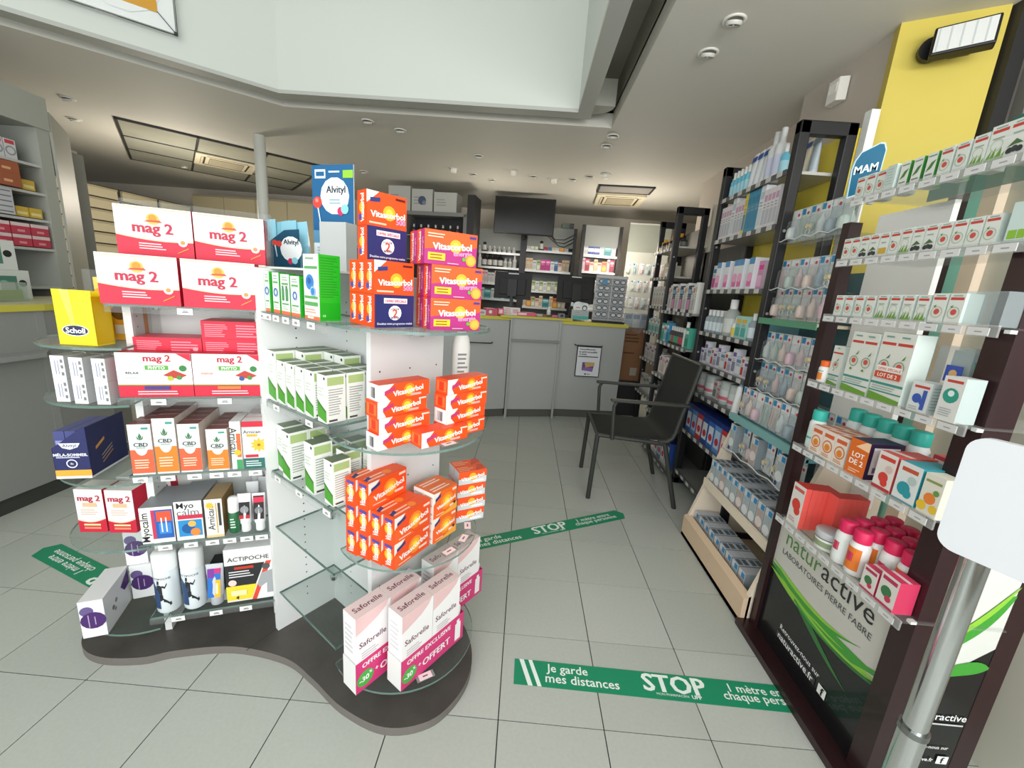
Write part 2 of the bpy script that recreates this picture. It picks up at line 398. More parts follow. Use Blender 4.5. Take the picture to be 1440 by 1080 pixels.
# pole under the well
t = thing('ceiling_post', 'round off-white post rising to the ceiling behind the gondola', 'post', (-2.70, 3.21, 0))
MB().lathe([(.05, 0), (.05, H-.001)], mat('c9cbc4', .5), 20).obj('shaft', t)
MB().lathe([(.075, 0), (.075, .04), (.052, .05)], mat('b8bab3', .5), 20).obj('base_collar', t)
# framed food picture on the angled wall of the well
d = Vector((2.255-1.456, 0, 0)); ang = math.degrees(math.atan2(2.258-1.456, -1.941+2.969))
t = thing('picture_frame', 'clip framed yellow food picture on the angled white wall at the upper left', 'picture', (-2.73, 1.60, 3.07), ang)
b = MB(); b.box(-.47, .47, -.018, -.006, -.33, .33, mat('dfe3e2', .25)); b.obj('glass_panel', t)
b = MB(); b.box(-.39, .39, -.021, -.0185, -.25, .25, mat('8b9a3c', .4))
b.print_on((-.39, -.021, -.25), (1, 0, 0), (0, 0, 1), .78, .5, [('r', 0, 0, 1, 1, '6f7f35'), ('d', .2, .3, .3, 'd2a03a'), ('d', .5, .25, .33, 'cfc23f'), ('d', .78, .3, .4, 'dfe2e0'), ('p', [(.45, .0), (1, 0), (1, .2), (.8, .35), (.55, .35)], 'c8922b'), ('d', .68, .3, .16, 'e3b04a'), ('d', .88, .45, .14, 'f2f0e6'), ('d', .25, .7, .2, 'b4bf4d')])
b.obj('print', t)
for sx in (-1, 1):
    for sz in (-1, 1):
        b = MB(); b.bar((sx*.47, -.022, sz*.33), (sx*.39, -.022, sz*.245), .006, .004, mat('55585a', .3, metal=.6)); b.box(sx*.47-.008, sx*.47+.008, -.026, -.005, sz*.33-.008, sz*.33+.008, DK); b.obj('clip', t)
b = MB(); b.tube([(-.48, -.02, -.34), (.48, -.02, -.34), (.48, -.02, .34), (-.48, -.02, .34)], .003, mat('6a6d6c', .3, metal=.5), closed=True); b.obj('frame', t)
# flood light on the yellow wall
yd = math.degrees(math.atan2(1.006-1.155, 1.859-1.545))
t = thing('flood_light', 'black framed floodlight mounted on the yellow wall at the upper right', 'floodlight', (1.645, 1.09, 2.46), yd)
b = MB(); b.lathe([(.045, 0), (.045, .03)], BLACK, 18); me_ = b
t2 = b.obj('wall_mount', t); t2.rotation_euler = (R(90), 0, 0)
b = MB(); b.M = Matrix.Translation((.075, -.10, -.01)) @ Matrix.Rotation(R(-12), 4, 'Z') @ Matrix.Rotation(R(-8), 4, 'X')
b.box(-.095, .095, -.02, .03, -.055, .055, BLACK); b.prism([(-.06, .03), (.06, .03), (.03, .065), (-.03, .065)], -.035, .035, BLACK)
b.obj('housing', t, bevel=.006)
b2 = MB(); b2.M = b.M.copy(); b2.box(-.086, .086, -.0225, -.0205, -.046, .046, mat('d9dcdb', .2))
for i in range(5): b2.box(-.08+i*.035, -.075+i*.035, -.0235, -.0225, -.044, .044, mat('bfc6c6', .2))
b2.obj('lamp_glass', t)
b = MB(); b.bar((0, -.03, 0), (.05, -.07, 0), .03, .05, BLACK); b.obj('bracket', t)
t = thing('motion_sensor', 'small white motion detector high on the right wall near the ceiling', 'sensor', (1.565, 1.50, 2.42), 90)
b = MB(); b.prism([(-.055, 0), (-.04, .045), (.04, .045), (.055, 0)], 0, .11, mat('e2e0da', .5)); b.obj('housing', t, bevel=.005)
b = MB(); b.box(-.03, .03, .0452, .047, .045, .09, mat('f3f1ec', .3)); b.obj('lens', t)
# ================================================================== GONDOLA (two angled glass modules on a bean shaped plinth)
gon = thing('display_gondola', 'white free-standing gondola with glass shelves on a dark curved plinth', 'display stand', (-.8, .3, 0))
GO = Vector((-.8, .3, 0))
def gmesh(b, name, **k):
    o = b.obj(name, gon, tuple(-GO), **k); return o
def catmull(P, n=6):
    out = []; N = len(P)
    for i in range(N):
        p0, p1, p2, p3 = [Vector(P[(i+k-1) % N]) for k in range(4)]
        for t in range(n):
            t /= n
            out.append(tuple(.5*((2*p1)+(p2-p0)*t+(2*p0-5*p1+4*p2-p3)*t*t+(3*p1-p0-3*p2+p3)*t**3)))
    return out
base = catmull([(-1.50, .17), (-1.44, .09), (-1.34, .055), (-1.21, .067), (-1.12, .104), (-.945, .139), (-.75, .115), (-.618, .05), (-.486, -.03), (-.337, -.077), (-.21, -.047), (-.138, .036), (-.108, .14), (-.127, .255), (-.2, .37), (-.35, .46), (-.52, .52), (-.7, .62), (-.9, .66), (-1.1, .62), (-1.3, .57), (-1.47, .46), (-1.54, .31)])
LAM = mat('4a4642', .42, noise=.22, nscale=9, bump=.2)
b = MB(); b.prism(base, 0, .03, LAM, mat('6f6a65', .5)); b.print_on((-1, 0, .03), (1, 0, 0), (0, 1, 0), 1, 1, [('p', [(.105, .128), (.108, .128), (.19, .30), (.187, .30)], '2c2a28')]); gmesh(b, 'plinth')
F1 = Frame((-1.195, .10), 20.5); F2 = Frame((-.835, .235), -34.6)
HOLE = mat('3a3c3c', .8)
def fbox(fr, x0, x1, y0, y1, z0, z1, m, b=None):
    b = b or MB(); b.M = Matrix.Translation(fr.o) @ Matrix.Rotation(R(fr.deg), 4, 'Z'); b.box(x0, x1, y0, y1, z0, z1, m); return b
PE = mat('e3e4e3', .35)
def pegs(b, O, U, V, us, z0, z1, st=.032):
    n = int((z1-z0)/st)
    ops = [('d', u, z0+st*k, .0028, HOLE) for k in range(n) for u in us]
    b.print_on(O, U, V, 1, 1, ops, lift=.000004)
# module 1
b = fbox(F1, .372, .392, 0, .45, .03, 1.33, PE); pegs(b, (.372, .45, 0), (0, -1, 0), (0, 0, 1), (.08, .4), .1, 1.3); gmesh(b, 'side_panel')
b = fbox(F1, .0, .02, .084, .40, .03, 1.20, PE); pegs(b, (.02, .084, 0), (0, 1, 0), (0, 0, 1), (.03,), .1, 1.2); gmesh(b, 'side_panel')
b = fbox(F1, .02, .372, .20, .22, .03, 1.20, PANEL); gmesh(b, 'back_panel')
# module 2
b = fbox(F2, -.012, .008, -.012, .45, .03, 1.33, PE); pegs(b, (.008, 0, 0), (0, 1, 0), (0, 0, 1), (.10,), .12, 1.3); gmesh(b, 'side_panel')
b = fbox(F2, .38, .40, .115, .395, .03, 1.33, mat('dcdcdc', .35)); pegs(b, (.40, .115, 0), (0, 1, 0), (0, 0, 1), (.03, .14, .25), .1, 1.32, .12); gmesh(b, 'side_panel')
b = fbox(F2, .008, .38, .21, .23, .03, 1.33, PANEL); pegs(b, (.008, .21, 0), (1, 0, 0), (0, 0, 1), (.12, .3), .12, 1.3); gmesh(b, 'back_panel')
b = fbox(F2, -.03, .30, .03, .46, 1.33, 1.336, PANEL); gmesh(b, 'top_board')
def clampmb(b, x, y, z):
    b.lathe([(.012, z-.02), (.014, z-.004)], CHROME, 10, (x, y))
def glass_rect(fr, x0, x1, y0, y1, z, rail=True, tags=(), edge_only=False):
    b = fbox(fr, x0+.003, x1-.003, y0+.003, y1-.003, z-.006, z, GLASS)
    for q in ((x0, x1, y0, y0+.003), (x0, x1, y1-.003, y1), (x0, x0+.003, y0, y1), (x1-.003, x1, y0, y1)): b.box(*q, z-.006, z, GEDGE)
    clampmb(b, x0+.05, y1-.03, z-.006); clampmb(b, x1-.05, y1-.03, z-.006)
    sh = gmesh(b, 'glass_shelf')
    if rail:
        b = fbox(fr, x0, x1, y0-.004, y0-.001, z-.024, z+.001, ACRY); b.box(x0, x1, y0-.004, y0+.006, z-.009, z-.0065, ACRY); r_ = b.obj('price_rail', sh, (0, 0, 0))
        for t_ in tags:
            b = fbox(fr, t_-.019, t_+.019, y0-.0065, y0-.0048, z-.022, z-.004, CARD)
            b.print_on((t_-.019, y0-.0065, z-.022), (1, 0, 0), (0, 0, 1), .038, .018, [('r', .3, .3, .75, .42, '55565a'), ('r', .35, .5, .7, .62, '55565a')]); b.obj('price_tag', sh, (0, 0, 0))
    return sh
glass_rect(F1, 0, .372, 0, .20, 1.20, tags=(.19,))
glass_rect(F1, 0, .372, 0, .20, .925, tags=(.1, .27))
glass_rect(F1, 0, .372, 0, .20, .675, tags=(.03, .10, .17, .23, .28, .34))
glass_rect(F1, 0, .372, 0, .20, .432, tags=(.07, .14, .20, .25, .30, .345))
glass_rect(F1, 0, .372, 0, .20, .155, tags=(.08, .19, .28))
glass_rect(F2, .008, .38, 0, .21, 1.20, tags=(.02, .06, .11, .17, .23, .31))
glass_rect(F2, .008, .38, 0, .21, .918, tags=(.08, .28)); glass_rect(F2, .008, .38, 0, .21, .668, tags=(.06, .2, .36))
glass_rect(F2, .008, .38, 0, .21, .457, rail=False); glass_rect(F2, .008, .38, 0, .21, .19, rail=False)
def disc(cx, cy, r, z, deg, tags=()):
    pts = [(cx+r*math.cos(R(deg+a)), cy+r*math.sin(R(deg+a))) for a in range(-105, 106, 7)]
    b = MB(); b.prism(pts, z-.007, z, GLASS, GEDGE); b.lathe([(.02, z-.035), (.024, z-.02), (.024, z-.0075)], glassy('c5cbc9', .4), 14, (cx+.03*math.cos(R(deg)), cy+.03*math.sin(R(deg))))
    sh = gmesh(b, 'round_glass_shelf')
    for a in tags:
        b = MB(); b.M = Matrix.Translation((cx+(r-.03)*math.cos(R(deg+a)), cy+(r-.03)*math.sin(R(deg+a)), z+.0005)) @ Matrix.Rotation(R(deg+a+90), 4, 'Z')
        b.box(-.028, .028, -.012, .012, 0, .0015, mat('8a8d8e', .5)); b.box(-.02, .02, -.011, .011, .0015, .002, mat('f3dfe2', .5))
        b.print_on((-.02, -.011, .002), (1, 0, 0), (0, 1, 0), .04, .022, [('r', .3, .4, .7, .6, '55565a')]); b.obj('price_tag', sh, (0, 0, 0))
DC = (-.350, .180)
for z, tg in ((1.202, ()), (.89, (-8,)), (.515, (-2, 22, 44)), (.13, (-22,))): disc(DC[0], DC[1]+(.03 if z == .515 else 0), .235 if z != .515 else .225, z, -34.6, tg)
DL = (-1.295, .285)
for z in (1.075, .905, .655, .43, .12): disc(DL[0], DL[1], .225, z, 200.5)
b = MB(); b.box(-.90, -.86, .3, .34, .03, 1.33, PANEL); gmesh(b, 'corner_batten')

# ------------------------------------------------------------------ product faces
RED = 'c9213c'; ORG = 'f0501a'
def wave(u0, h0, h1, n=8, amp=.05):
    return [(0, 0)] + [(1, 0)] + [(1-i/n, h1+(h0-h1)*i/n+amp*math.sin(PI*i/n)) for i in range(n+1)]
mag_big = carton(.186, .05, .138, 'e6e5e2', F=[('p', [(0, 0), (1, 0)] + [(1-i/8, .36-.05*math.sin(PI*i/8)+.06*i/8) for i in range(9)], 'f0c9a0'), ('p', [(0, 0), (1, 0)] + [(1-i/8, .34-.05*math.sin(PI*i/8)+.06*i/8) for i in range(9)], RED),
    ('d', .49, .76, .12, 'f7b15a'), ('d', .49, .78, .075, 'f08a2a'), ('p', [(.37, .70), (.61, .70), (.58, .745), (.42, .735)], 'e24a30'),
    ('t', 'mag 2', .48, .55, .52, 'b5203f', 0, .035), ('l', .28, .13, .72, .28, 3, 'f3c4c8'), ('d', .86, .33, .085, 'f4e9e2'), ('d', .86, .33, .045, 'd88a4a'), ('p', [(.78, .09), (.93, .2), (.94, .23), (.79, .12)], 'e0843a'), ('r', .03, .955, .97, .97, 'd2b68e')], side='c9213c', top='e9e4e2')
def phyto(word, c, strip):
    return carton(.184, .05, .135, 'e6e5e2', F=[('r', 0, 0, 1, .27, RED), ('r', 0, .27, 1, .29, '6fae49'), ('t', 'mag 2', .54, .86, .36, 'b5203f', 0, .035), ('r', .37, .62, .68, .72, '5aa03c'), ('t', 'PHYTO', .525, .67, .22, 'f4f7f0', 0, .02),
        ('t', word, .2, .55, .17, c, 0, .012), ('r', .1, .43, .32, .44, '9aa79a'), ('p', [(.6, .5), (.75, .62), (.93, .5), (.8, .42)], 'b23a2a'), ('d', .88, .66, .07, '2f7a3a'), ('d', .80, .70, .05, 'dfe6d8'), ('d', .70, .43, .055, 'a8b82f' if c != 'e8694a' else '33508f'), ('d', .82, .45, .05, '3f8a3c'), ('r', .34, .18, .68, .25, strip), ('l', .25, .05, .85, .16, 2, 'f3c4c8'), ('p', [(.8, 1), (1, 1), (1, .82)], RED)], side=RED, top=RED)
ph1 = phyto('RELAX', '2b3a4a', '223f86'); ph2 = phyto('ÉNERGIE', 'e8694a', 'e07a3a')
redflat = carton(.175, .1, .057, 'd0243f', F=[('l', .05, .1, .45, .85, 7, 'e98a98'), ('l', .54, .1, .95, .85, 5, 'e98a98'), ('d', .9, .4, .12, 'e7a0aa')], top='dd5566')
def cbd(h, o):
    return carton(.057, .045, h, 'e6e5e2', F=[('p', [(0, .03), (1, .03), (1, .5), (.78, .5), (.7, .43), (.6, .395), (.5, .385), (.4, .395), (.3, .43), (.22, .5), (0, .5)], o), ('r', 0, 0, 1, .03, 'e6e5e2'), ('t', 'CBD', .5, .60, .62, '2e4a4a', 0, .02),
        ('p', [(.5, .69), (.58, .76), (.5, .83), (.42, .76)], '3f7a52'), ('p', [(.5, .69), (.34, .78), (.38, .71)], '3f7a52'), ('p', [(.5, .69), (.66, .78), (.62, .71)], '3f7a52'), ('l', .15, .12, .85, .32, 4, 'f7cdb0'), ('r', .3, .53, .7, .55, '9ab0a8'), ('r', .6, .9, .9, .94, '3f9a8a')], side='dccfc6', top='7a4b46')
arn = carton(.062, .045, .165, 'e6e5e2', F=[('r', 0, .88, 1, 1, 'c8283e'), ('r', 0, 0, 1, .22, '2f6a63'), ('t', 'Arnican', .45, .78, .8, '3a3a3a', 0, .015), ('r', .2, .68, .7, .73, 'e5a73a'), ('p', [(.75+.42*math.cos(2*PI*i/20)*(1 if i % 2 else .62), .5+.16*math.sin(2*PI*i/20)*(1 if i % 2 else .62)) for i in range(20)], 'f3b93a'), ('d', .75, .5, .03, 'b06a22'), ('r', .1, .24, .7, .30, 'c8283e'), ('l', .1, .04, .9, .18, 3, 'cfe0dc')], side='e9e4da')
arn2 = carton(.03, .1, .165, 'e6e5e2', F=[('r', .55, .25, .95, .75, 'e06a3a'), ('t', 'Arnican', .3, .6, .55, '3a3a3a', 270, .015), ('r', .45, 0, 1, .2, '3f9a62'), ('d', .6, .35, .06, 'f3b93a')], side='efe8dc')
def myo(kind):
    if kind == 0:
        return carton(.088, .15, .128, 'e6e5e2', F=[('t', 'Myocalm', .16, .45, .8, '222428', 90, .012), ('r', .34, .12, .98, .92, '2a5fae'), ('r', .34, .12, .45, .92, 'c23a5a'), ('r', .5, .6, .95, .88, 'e0563a'), ('r', .55, .25, .92, .55, '3f86cf'), ('r', .62, .3, .66, .7, 'e9eef6'), ('r', .76, .3, .8, .7, 'e9eef6')], side='7a7f86', top='8d8f92')
    return carton(.076, .15, .14, 'e6e5e2', F=[('t', 'Myo', .4, .87, .62, '222428', 0, .012), ('t', 'calm', .48, .72, .8, '6a6d72', 0, .0), ('r', .1, .55, 1, .65, 'c8324a'), ('r', .1, .1, .95, .52, '2f8bc4'), ('d', .45, .3, .13, '1c5a9a'), ('d', .7, .2, .1, 'e0863a'), ('d', .6, .42, .08, 'e9b25a')], side='9a9ea3', top='8d8f92')
arn3 = carton(.05, .12, .14, 'e6e5e2', F=[('t', 'Arnican', .32, .5, .62, '3a3a3a', 90, .015), ('p', [(.3+.28*math.cos(2*PI*i/20)*(1 if i % 2 else .62), .84+.1*math.sin(2*PI*i/20)*(1 if i % 2 else .62)) for i in range(20)], 'f3b93a'), ('r', .62, .1, .68, .9, 'c8a43a'), ('r', .75, .3, .9, .9, '3a3a3a'), ('r', 0, 0, 1, .06, 'e6c58a')], side='8a6a34', top='a58a62')
actibox = carton(.148, .05, .212, 'e6e5e2', F=[('p', [(0, .3), (.62, .3), (.83, .7), (0, .7)], '2a2a2c'), ('p', [(0, .03), (.52, .03), (.64, .3), (0, .3)], 'f2d63a'), ('p', [(.52, 0), (.62, 0), (.98, .72), (.86, .72)], 'dd4a33'), ('p', [(.62, 0), (1, 0), (1, .72), (.98, .72)], 'e6e8ea'),
    ('d', .86, .62, .06, '55565a'), ('p', [(.75, .5), (1, .55), (1, .1), (.85, .1), (.86, .3), (.7, .22), (.66, .3)], 'a2a5a8'), ('t', 'ACTIPOCHE', .5, .81, .86, '222326', 0, .0), ('r', .2, .62, .6, .67, 'c23a2a'), ('l', .08, .46, .6, .6, 3, 'd9d9d9'), ('d', .14, .37, .06, 'f0d0cc'), ('r', .1, .12, .42, .22, 'f6eeb0'), ('t', '4', .22, .08, .06, '222326', 0, .02)], side='d8d9da', top='dfe0e0')
def actibottle(t):
    b = MB(); b.lathe([(.031, 0), (.034, .006), (.034, .15), (.032, .158)], mat('dfe6ea', .3), 24, cap=True); b.lathe([(.0335, .158), (.034, .162), (.034, .215), (.030, .222), (.002, .223)], mat('f1f3f3', .35), 24, cap=False)
    body = b.obj('bottle_body', t)
    b = MB(); pts = []
    def cyl(u, z): a = R(-90)+u*1.15; return (.0346*math.cos(a), .0346*math.sin(a), z)
    def cp(poly, m): b.add([cyl(*p) for p in poly], [tuple(range(len(poly)))], pm(m))
    def strip(u0, u1, z0, z1, m, sk=0):
        n = 6
        for i in range(n):
            ua, ub = u0+(u1-u0)*i/n, u0+(u1-u0)*(i+1)/n
            b.add([cyl(ua+sk*0, z0), cyl(ub, z0), cyl(ub, z1), cyl(ua, z1)], [(0, 1, 2, 3)], pm(m))
    for i in range(8): u = -.95+i*.1; cp([(u, .02), (u+.1, .02), (u+.1, .125-.0035*i*i*.25), (u, .125-.0035*max(0, i-1)**2*.25)], '2a466f')
    K = '25272c'
    for q in ([(-.30, .115), (-.12, .115), (-.10, .128), (-.26, .130)], [(-.34, .075), (-.14, .07), (-.06, .112), (-.30, .114)], [(-.12, .07), (.06, .074), (.08, .108), (-.06, .112)], [(.08, .104), (.28, .098), (.28, .106), (.08, .112)], [(.28, .098), (.44, .112), (.44, .120), (.28, .106)],
              [(-.52, .085), (-.34, .10), (-.34, .110), (-.52, .094)], [(-.60, .070), (-.50, .085), (-.50, .094), (-.64, .078)], [(-.34, .05), (-.12, .052), (-.10, .074), (-.34, .078)], [(-.12, .050), (.10, .056), (.10, .074), (-.10, .076)], [(-.38, .03), (-.28, .03), (-.20, .052), (-.34, .054)], [(-.46, .022), (-.28, .022), (-.28, .032), (-.40, .032)],
              [(.10, .048), (.30, .044), (.30, .054), (.10, .062)], [(.30, .044), (.50, .034), (.52, .042), (.30, .054)], [(.50, .028), (.64, .034), (.60, .046), (.50, .042)]): cp(q, K)
    vs, fs, tw, th = text_geo('ACTIPOCHE', .005); sc = 1.7/tw
    b.add([(.0348*math.cos(R(-90)+x*sc), .0348*math.sin(R(-90)+x*sc), .136+y*.034*sc) for x, y in vs], fs, pm('2b2d33'))
    b.obj('label_print', t)
magsm = carton(.083, .07, .155, 'e6e5e2', F=[('p', [(0, 0), (1, 0)] + [(1-i/8, .34-.07*math.sin(PI*i/8)-.04*i/8) for i in range(9)], 'f0c9a0'), ('p', [(0, 0), (1, 0)] + [(1-i/8, .32-.07*math.sin(PI*i/8)-.04*i/8) for i in range(9)], RED), ('t', 'mag 2', .5, .78, .8, 'b5203f', 0, .035), ('r', .25, .6, .75, .69, 'e3b98f'), ('l', .15, .4, .85, .55, 3, 'd9c0b0'), ('r', .2, .16, .8, .2, 'f3dba0'), ('r', .2, .08, .8, .13, 'e98a6a')], side='c9213c', top='eee2dc')
def navy_tray():
    b = MB(); w, d, h = .09, .17, .165; NV = mat('25295c', .45)
    fr = [(-w/2, 0), (w/2, 0), (w/2, h), (w/2-.008, h), (-w/2, h*.60)]
    b.prism(fr, -d/2, -d/2+.0015, NV, axis='y'); b.box(w/2-.0015, w/2, -d/2, d/2, 0, h, mat('1e2250', .45)); b.box(-w/2, -w/2+.0015, -d/2, d/2, 0, h*.6, NV); b.box(-w/2, w/2, -d/2, d/2, 0, .0015, NV); b.box(-w/2, w/2, d/2-.0015, d/2, 0, h*.8, NV)
    b.print_on((-w/2, -d/2, 0), (1, 0, 0), (0, 0, 1), w, h, [('r', 0, .03, 1, .17, 'e9a63a'), ('r', 0, 0, 1, .05, 'e6e5e2'), ('p', [(.2, .70), (.8, .70), (.72, .62), (.5, .575), (.3, .61)], 'e8e8ec'), ('t', 'Alvityl', .5, .645, .38, '25295c', 0, .01), ('t', 'MÉLA-SOMMEIL', .5, .48, .94, 'f3f3f6', 0, .02), ('o', .5, .30, .085, 'f3f3f6', .8), ('t', 'Zz', .5, .30, .09, 'f3f3f6', 0, .02), ('l', .1, .40, .9, .45, 1, 'b9bbd8')])
    b.print_on((w/2, -d/2, 0), (0, 1, 0), (0, 0, 1), d, h, [('p', [(.18, .5), (.42, .62), (.42, .68), (.18, .56)], 'c08a3a'), ('p', [(.3, .25), (.6, .4), (.6, .42), (.3, .27)], 'a89a8a'), ('p', [(.3, .32), (.6, .47), (.6, .49), (.3, .34)], 'a89a8a'), ('p', [(.3, .18), (.6, .33), (.6, .35), (.3, .2)], 'c08a3a'), ('r', 0, 0, 1, .04, 'd6d6da')])
    return b.mesh('display_tray')
alvnavy = navy_tray()
alvsm = carton(.027, .15, .148, '44497f', F=[('r', .1, .5, .9, .8, '8a90c4'), ('r', .1, .1, .9, .3, '262a55')], side='2b2f55', top='55598a')
whites = carton(.034, .07, .068, 'eceeee', F=[('r', .28, .2, .36, .8, '8a8fae'), ('r', .5, .2, .56, .8, '8c8f92'), ('r', .72, .45, .9, .6, '777a80'), ('r', .72, .7, .9, .85, '777a80'), ('r', .72, .15, .9, .3, '777a80')], side='c3c4c6', top='8a8a8c')
def purple(): return carton(.062, .17, .135, 'eeeff0', F=[('d', .3, .72, .13, '6a5a8c'), ('d', .52, .46, .24, '4b2a6a', .95), ('r', .12, .35, .3, .6, '4b2a6a'), ('r', .32, .28, .36, .62, 'b9a8cc'), ('r', .58, .34, .62, .56, 'b9a8cc')],
    Rt=[('d', .3, .45, .06, '77797c'), ('d', .42, .55, .06, '77797c'), ('d', .36, .36, .05, '8a8c90'), ('p', [(.62, .7), (.95, .95), (.95, .55), (.75, .5)], '4b2a6a')], side='d0d1d2', top='dcdcdd')
pur = purple()
def scholl(w, h, txt):
    b = MB(); y0 = MB
    YL = mat('f6e400', .35)
    b.prism([(-w/2, -.03), (w/2, -.03), (w/2, .03), (-w/2, .03)], 0, .003, YL)
    for q in ((-w/2, w/2, -.03, -.028),): b.box(*q, .003, h, YL)
    b.box(-w/2, w/2, .028, .03, .003, h*.98, mat('e6c800', .4)); b.box(-w/2, -w/2+.002, -.03, .03, .003, h*.9, mat('e0c000', .4)); b.box(w/2-.002, w/2, -.03, .03, .003, h*.9, mat('d8b800', .4))
    b.lathe([(.012, -.003), (.012, 0)], YL, 12)
    n = len(b.v)
    b.print_on((-w/2, -.03, 0), (1, 0, 0), (0, 0, 1), w, h, [('p', [(.35*math.cos(2*PI*i/24)+.47, .27+.105*math.sin(2*PI*i/24)) for i in range(24)], 'f3f3ee'), ('p', [(.47+.325*math.cos(2*PI*i/24), .27+.09*math.sin(2*PI*i/24)) for i in range(24)], '1c2346'), ('t', txt, .47, .27, .50 if len(txt) > 1 else .12, 'f6f6f2', 0, .03), ('p', [(.2, 1), (.45, 1), (.5, .36), (.4, .36)], 'f9ee5a'), ('p', [(0, 0), (1, 0), (1, .012), (0, .012)], 'c9b400')])
    return b.mesh('display_bag')
# --- module 1 placements
def P1(me, name, cat, x, y, z, label, group=None, rz=0): return put(me, name, cat, label, F1(x, y, z+.0005), 20.5+rz, group)
P1(mag_big, 'medicine_box', 'box', .088, .022, 1.20, 'white and red mag 2 box, front left one on the top shelf of the gondola')
P1(mag_big, 'medicine_box', 'box', .282, .022, 1.20, 'white and red mag 2 box, front right one on the top shelf of the gondola')
for i, x in enumerate((.105, .295)):
    P1(mag_big, 'medicine_box', 'box', x, .105, 1.20, 'white and red mag 2 box hidden behind the front %s one' % ('left', 'right')[i])
    P1(mag_big, 'medicine_box', 'box', x, .105, 1.339, 'white and red mag 2 box raised at the back of the top shelf, %s one' % ('left', 'right')[i])
t = thing('acrylic_holder', 'clear acrylic box holder around the rear mag 2 boxes', 'holder', F1(.2, .105, 1.2005), 20.5)
b = MB(); b.box(-.20, .20, .03, .033, .0, .30, ACRY); b.obj('back_sheet', t); b = MB(); b.box(.192, .195, -.028, .028, 0, .285, ACRY); b.obj('side_sheet', t)
for z in (0, .058): P1(redflat, 'medicine_box', 'box', .112, .06, .926+.137*0+z+.137*0, 'flat red medicine box lying behind the left phyto box, %s' % ('lower' if z == 0 else 'upper')) if 0 else None
for k in range(3): P1(redflat, 'medicine_box', 'box', .112, .115, .926+k*.0575, 'flat red box lying in the left stack behind the phyto boxes, %s one' % ('bottom', 'middle', 'topmost')[k])
for k in range(4): P1(redflat, 'medicine_box', 'box', .289, .115, .926+k*.0575, 'flat red box lying in the right stack behind the phyto boxes, %s one' % ('bottom', 'second', 'third', 'topmost')[k])
P1(ph1, 'medicine_box', 'box', .096, .03, .925, 'white mag 2 phyto box reading RELAX'); P1(ph2, 'medicine_box', 'box', .282, .03, .925, 'white mag 2 phyto box reading ÉNERGIE')
O1c, O2c = 'e4623f', 'ef7f2a'
for i, (x, h, c_) in enumerate([(.038, .165, O1c), (.100, .182, O2c), (.162, .162, O1c), (.236, .142, O2c)]):
    cm = cbd(h, c_); nm = ('leftmost', 'second', 'third', 'rightmost')[i]
    for j in range(4):
        rn = ('front', 'second', 'third', 'last')[j]
        P1(cm, 'medicine_box', 'box', x, .026+j*.046, .675, 'white and orange CBD carton, %s box of the %s row' % (rn, nm))
P1(arn2, 'medicine_box', 'box', .288, .055, .675, 'narrow Arnican carton standing between the CBD cartons and the flower box')
for j in range(3): P1(arn, 'medicine_box', 'box', .338, .026+j*.05, .675, 'Arnican carton with a yellow flower, %s of its row' % ('front', 'middle', 'last')[j])
P1(myo(0), 'medicine_box', 'box', .052, .08, .432, 'Myocalm box with the name printed upright along its edge'); P1(myo(1), 'medicine_box', 'box', .138, .08, .432, 'Myocalm box with the name across its top and a blue picture')
P1(arn3, 'medicine_box', 'box', .208, .065, .432, 'tall Arnican box beside the second Myocalm box, name printed upright')
# roll-on, tubes
t = thing('roll_on_bottle', 'small green roll-on bottle with a white cap beside the Arnican box', 'bottle', F1(.258, .03, .4325), 20.5)
MB().lathe([(.015, 0), (.0175, .004), (.0175, .07), (.014, .078)], mat('2e6b45', .35), 18).obj('bottle_body', t)
MB().lathe([(.0165, .078), (.017, .082), (.016, .125), (.012, .131), (.001, .132)], mat('f0f2f1', .35), 18, cap=False).obj('cap', t)
b = MB(); b.print_on((-.010, -.0178, .015), (1, 0, 0), (0, 0, 1), .02, .05, [('l', .1, .1, .9, .9, 4, 'cfe6d6')]); b.obj('label_print', t)
def tube_thing(loc, rz, w, h, bodym, capm, label, ops=(), name='cream_tube', standing=True, group=None):
    t = thing(name, label, 'tube', loc, rz, group)
    ch = h*.22; b = MB(); n = 12; vs = []; fs = []
    prof = [(0, 1, 1), (.15, 1, .95), (.5, 1, .6), (.8, 1, .25), (1, 1, .05)]
    r = w/2*.82
    for q, sx, sy in prof:
        for i in range(n):
            a = 2*PI*i/n; k = r+(w/2-r)*q
            vs.append((k*math.cos(a), r*sy*math.sin(a), ch+(h-ch)*q))
    for j in range(4):
        for i in range(n): fs.append((j*n+i, j*n+(i+1) % n, (j+1)*n+(i+1) % n, (j+1)*n+i))
    b.add(vs, fs, bodym, True); b.obj('tube_body', t)
    b = MB(); b.lathe([(r*.8, 0), (r*.86, .003), (r*.8, ch+.001)], capm, 14); b.obj('cap', t)
    if ops:
        sl = math.atan2(r*.93, h-ch); b = MB(); b.M = Matrix.Translation((0, -r*1.02, ch)) @ Matrix.Rotation(-sl, 4, 'X')
        b.print_on((-w*.38, 0, 0), (1, 0, 0), (0, 0, 1), w*.76, (h-ch)*.98, ops); b.obj('label_print', t)
    return t
tube_thing(F1(.292, .03, .4325), 20.5, .042, .14, mat('e2e3e4', .3), mat('eceded', .35), 'white tube with black figure print, left one of the two on the Myocalm shelf', [('r', 0, .2, 1, .75, '1e1e20'), ('r', 0, .2, 1, .32, 'b0242e'), ('d', .5, .5, .12, '8a8c90')])
tube_thing(F1(.335, .03, .4325), 20.5, .042, .138, mat('e2e3e4', .3), mat('eceded', .35), 'white tube with black figure and red band, right one on the Myocalm shelf', [('r', 0, .15, 1, .95, '2a2022'), ('r', 0, .72, 1, .9, 'd02a4a'), ('d', .5, .45, .12, '77797c')])
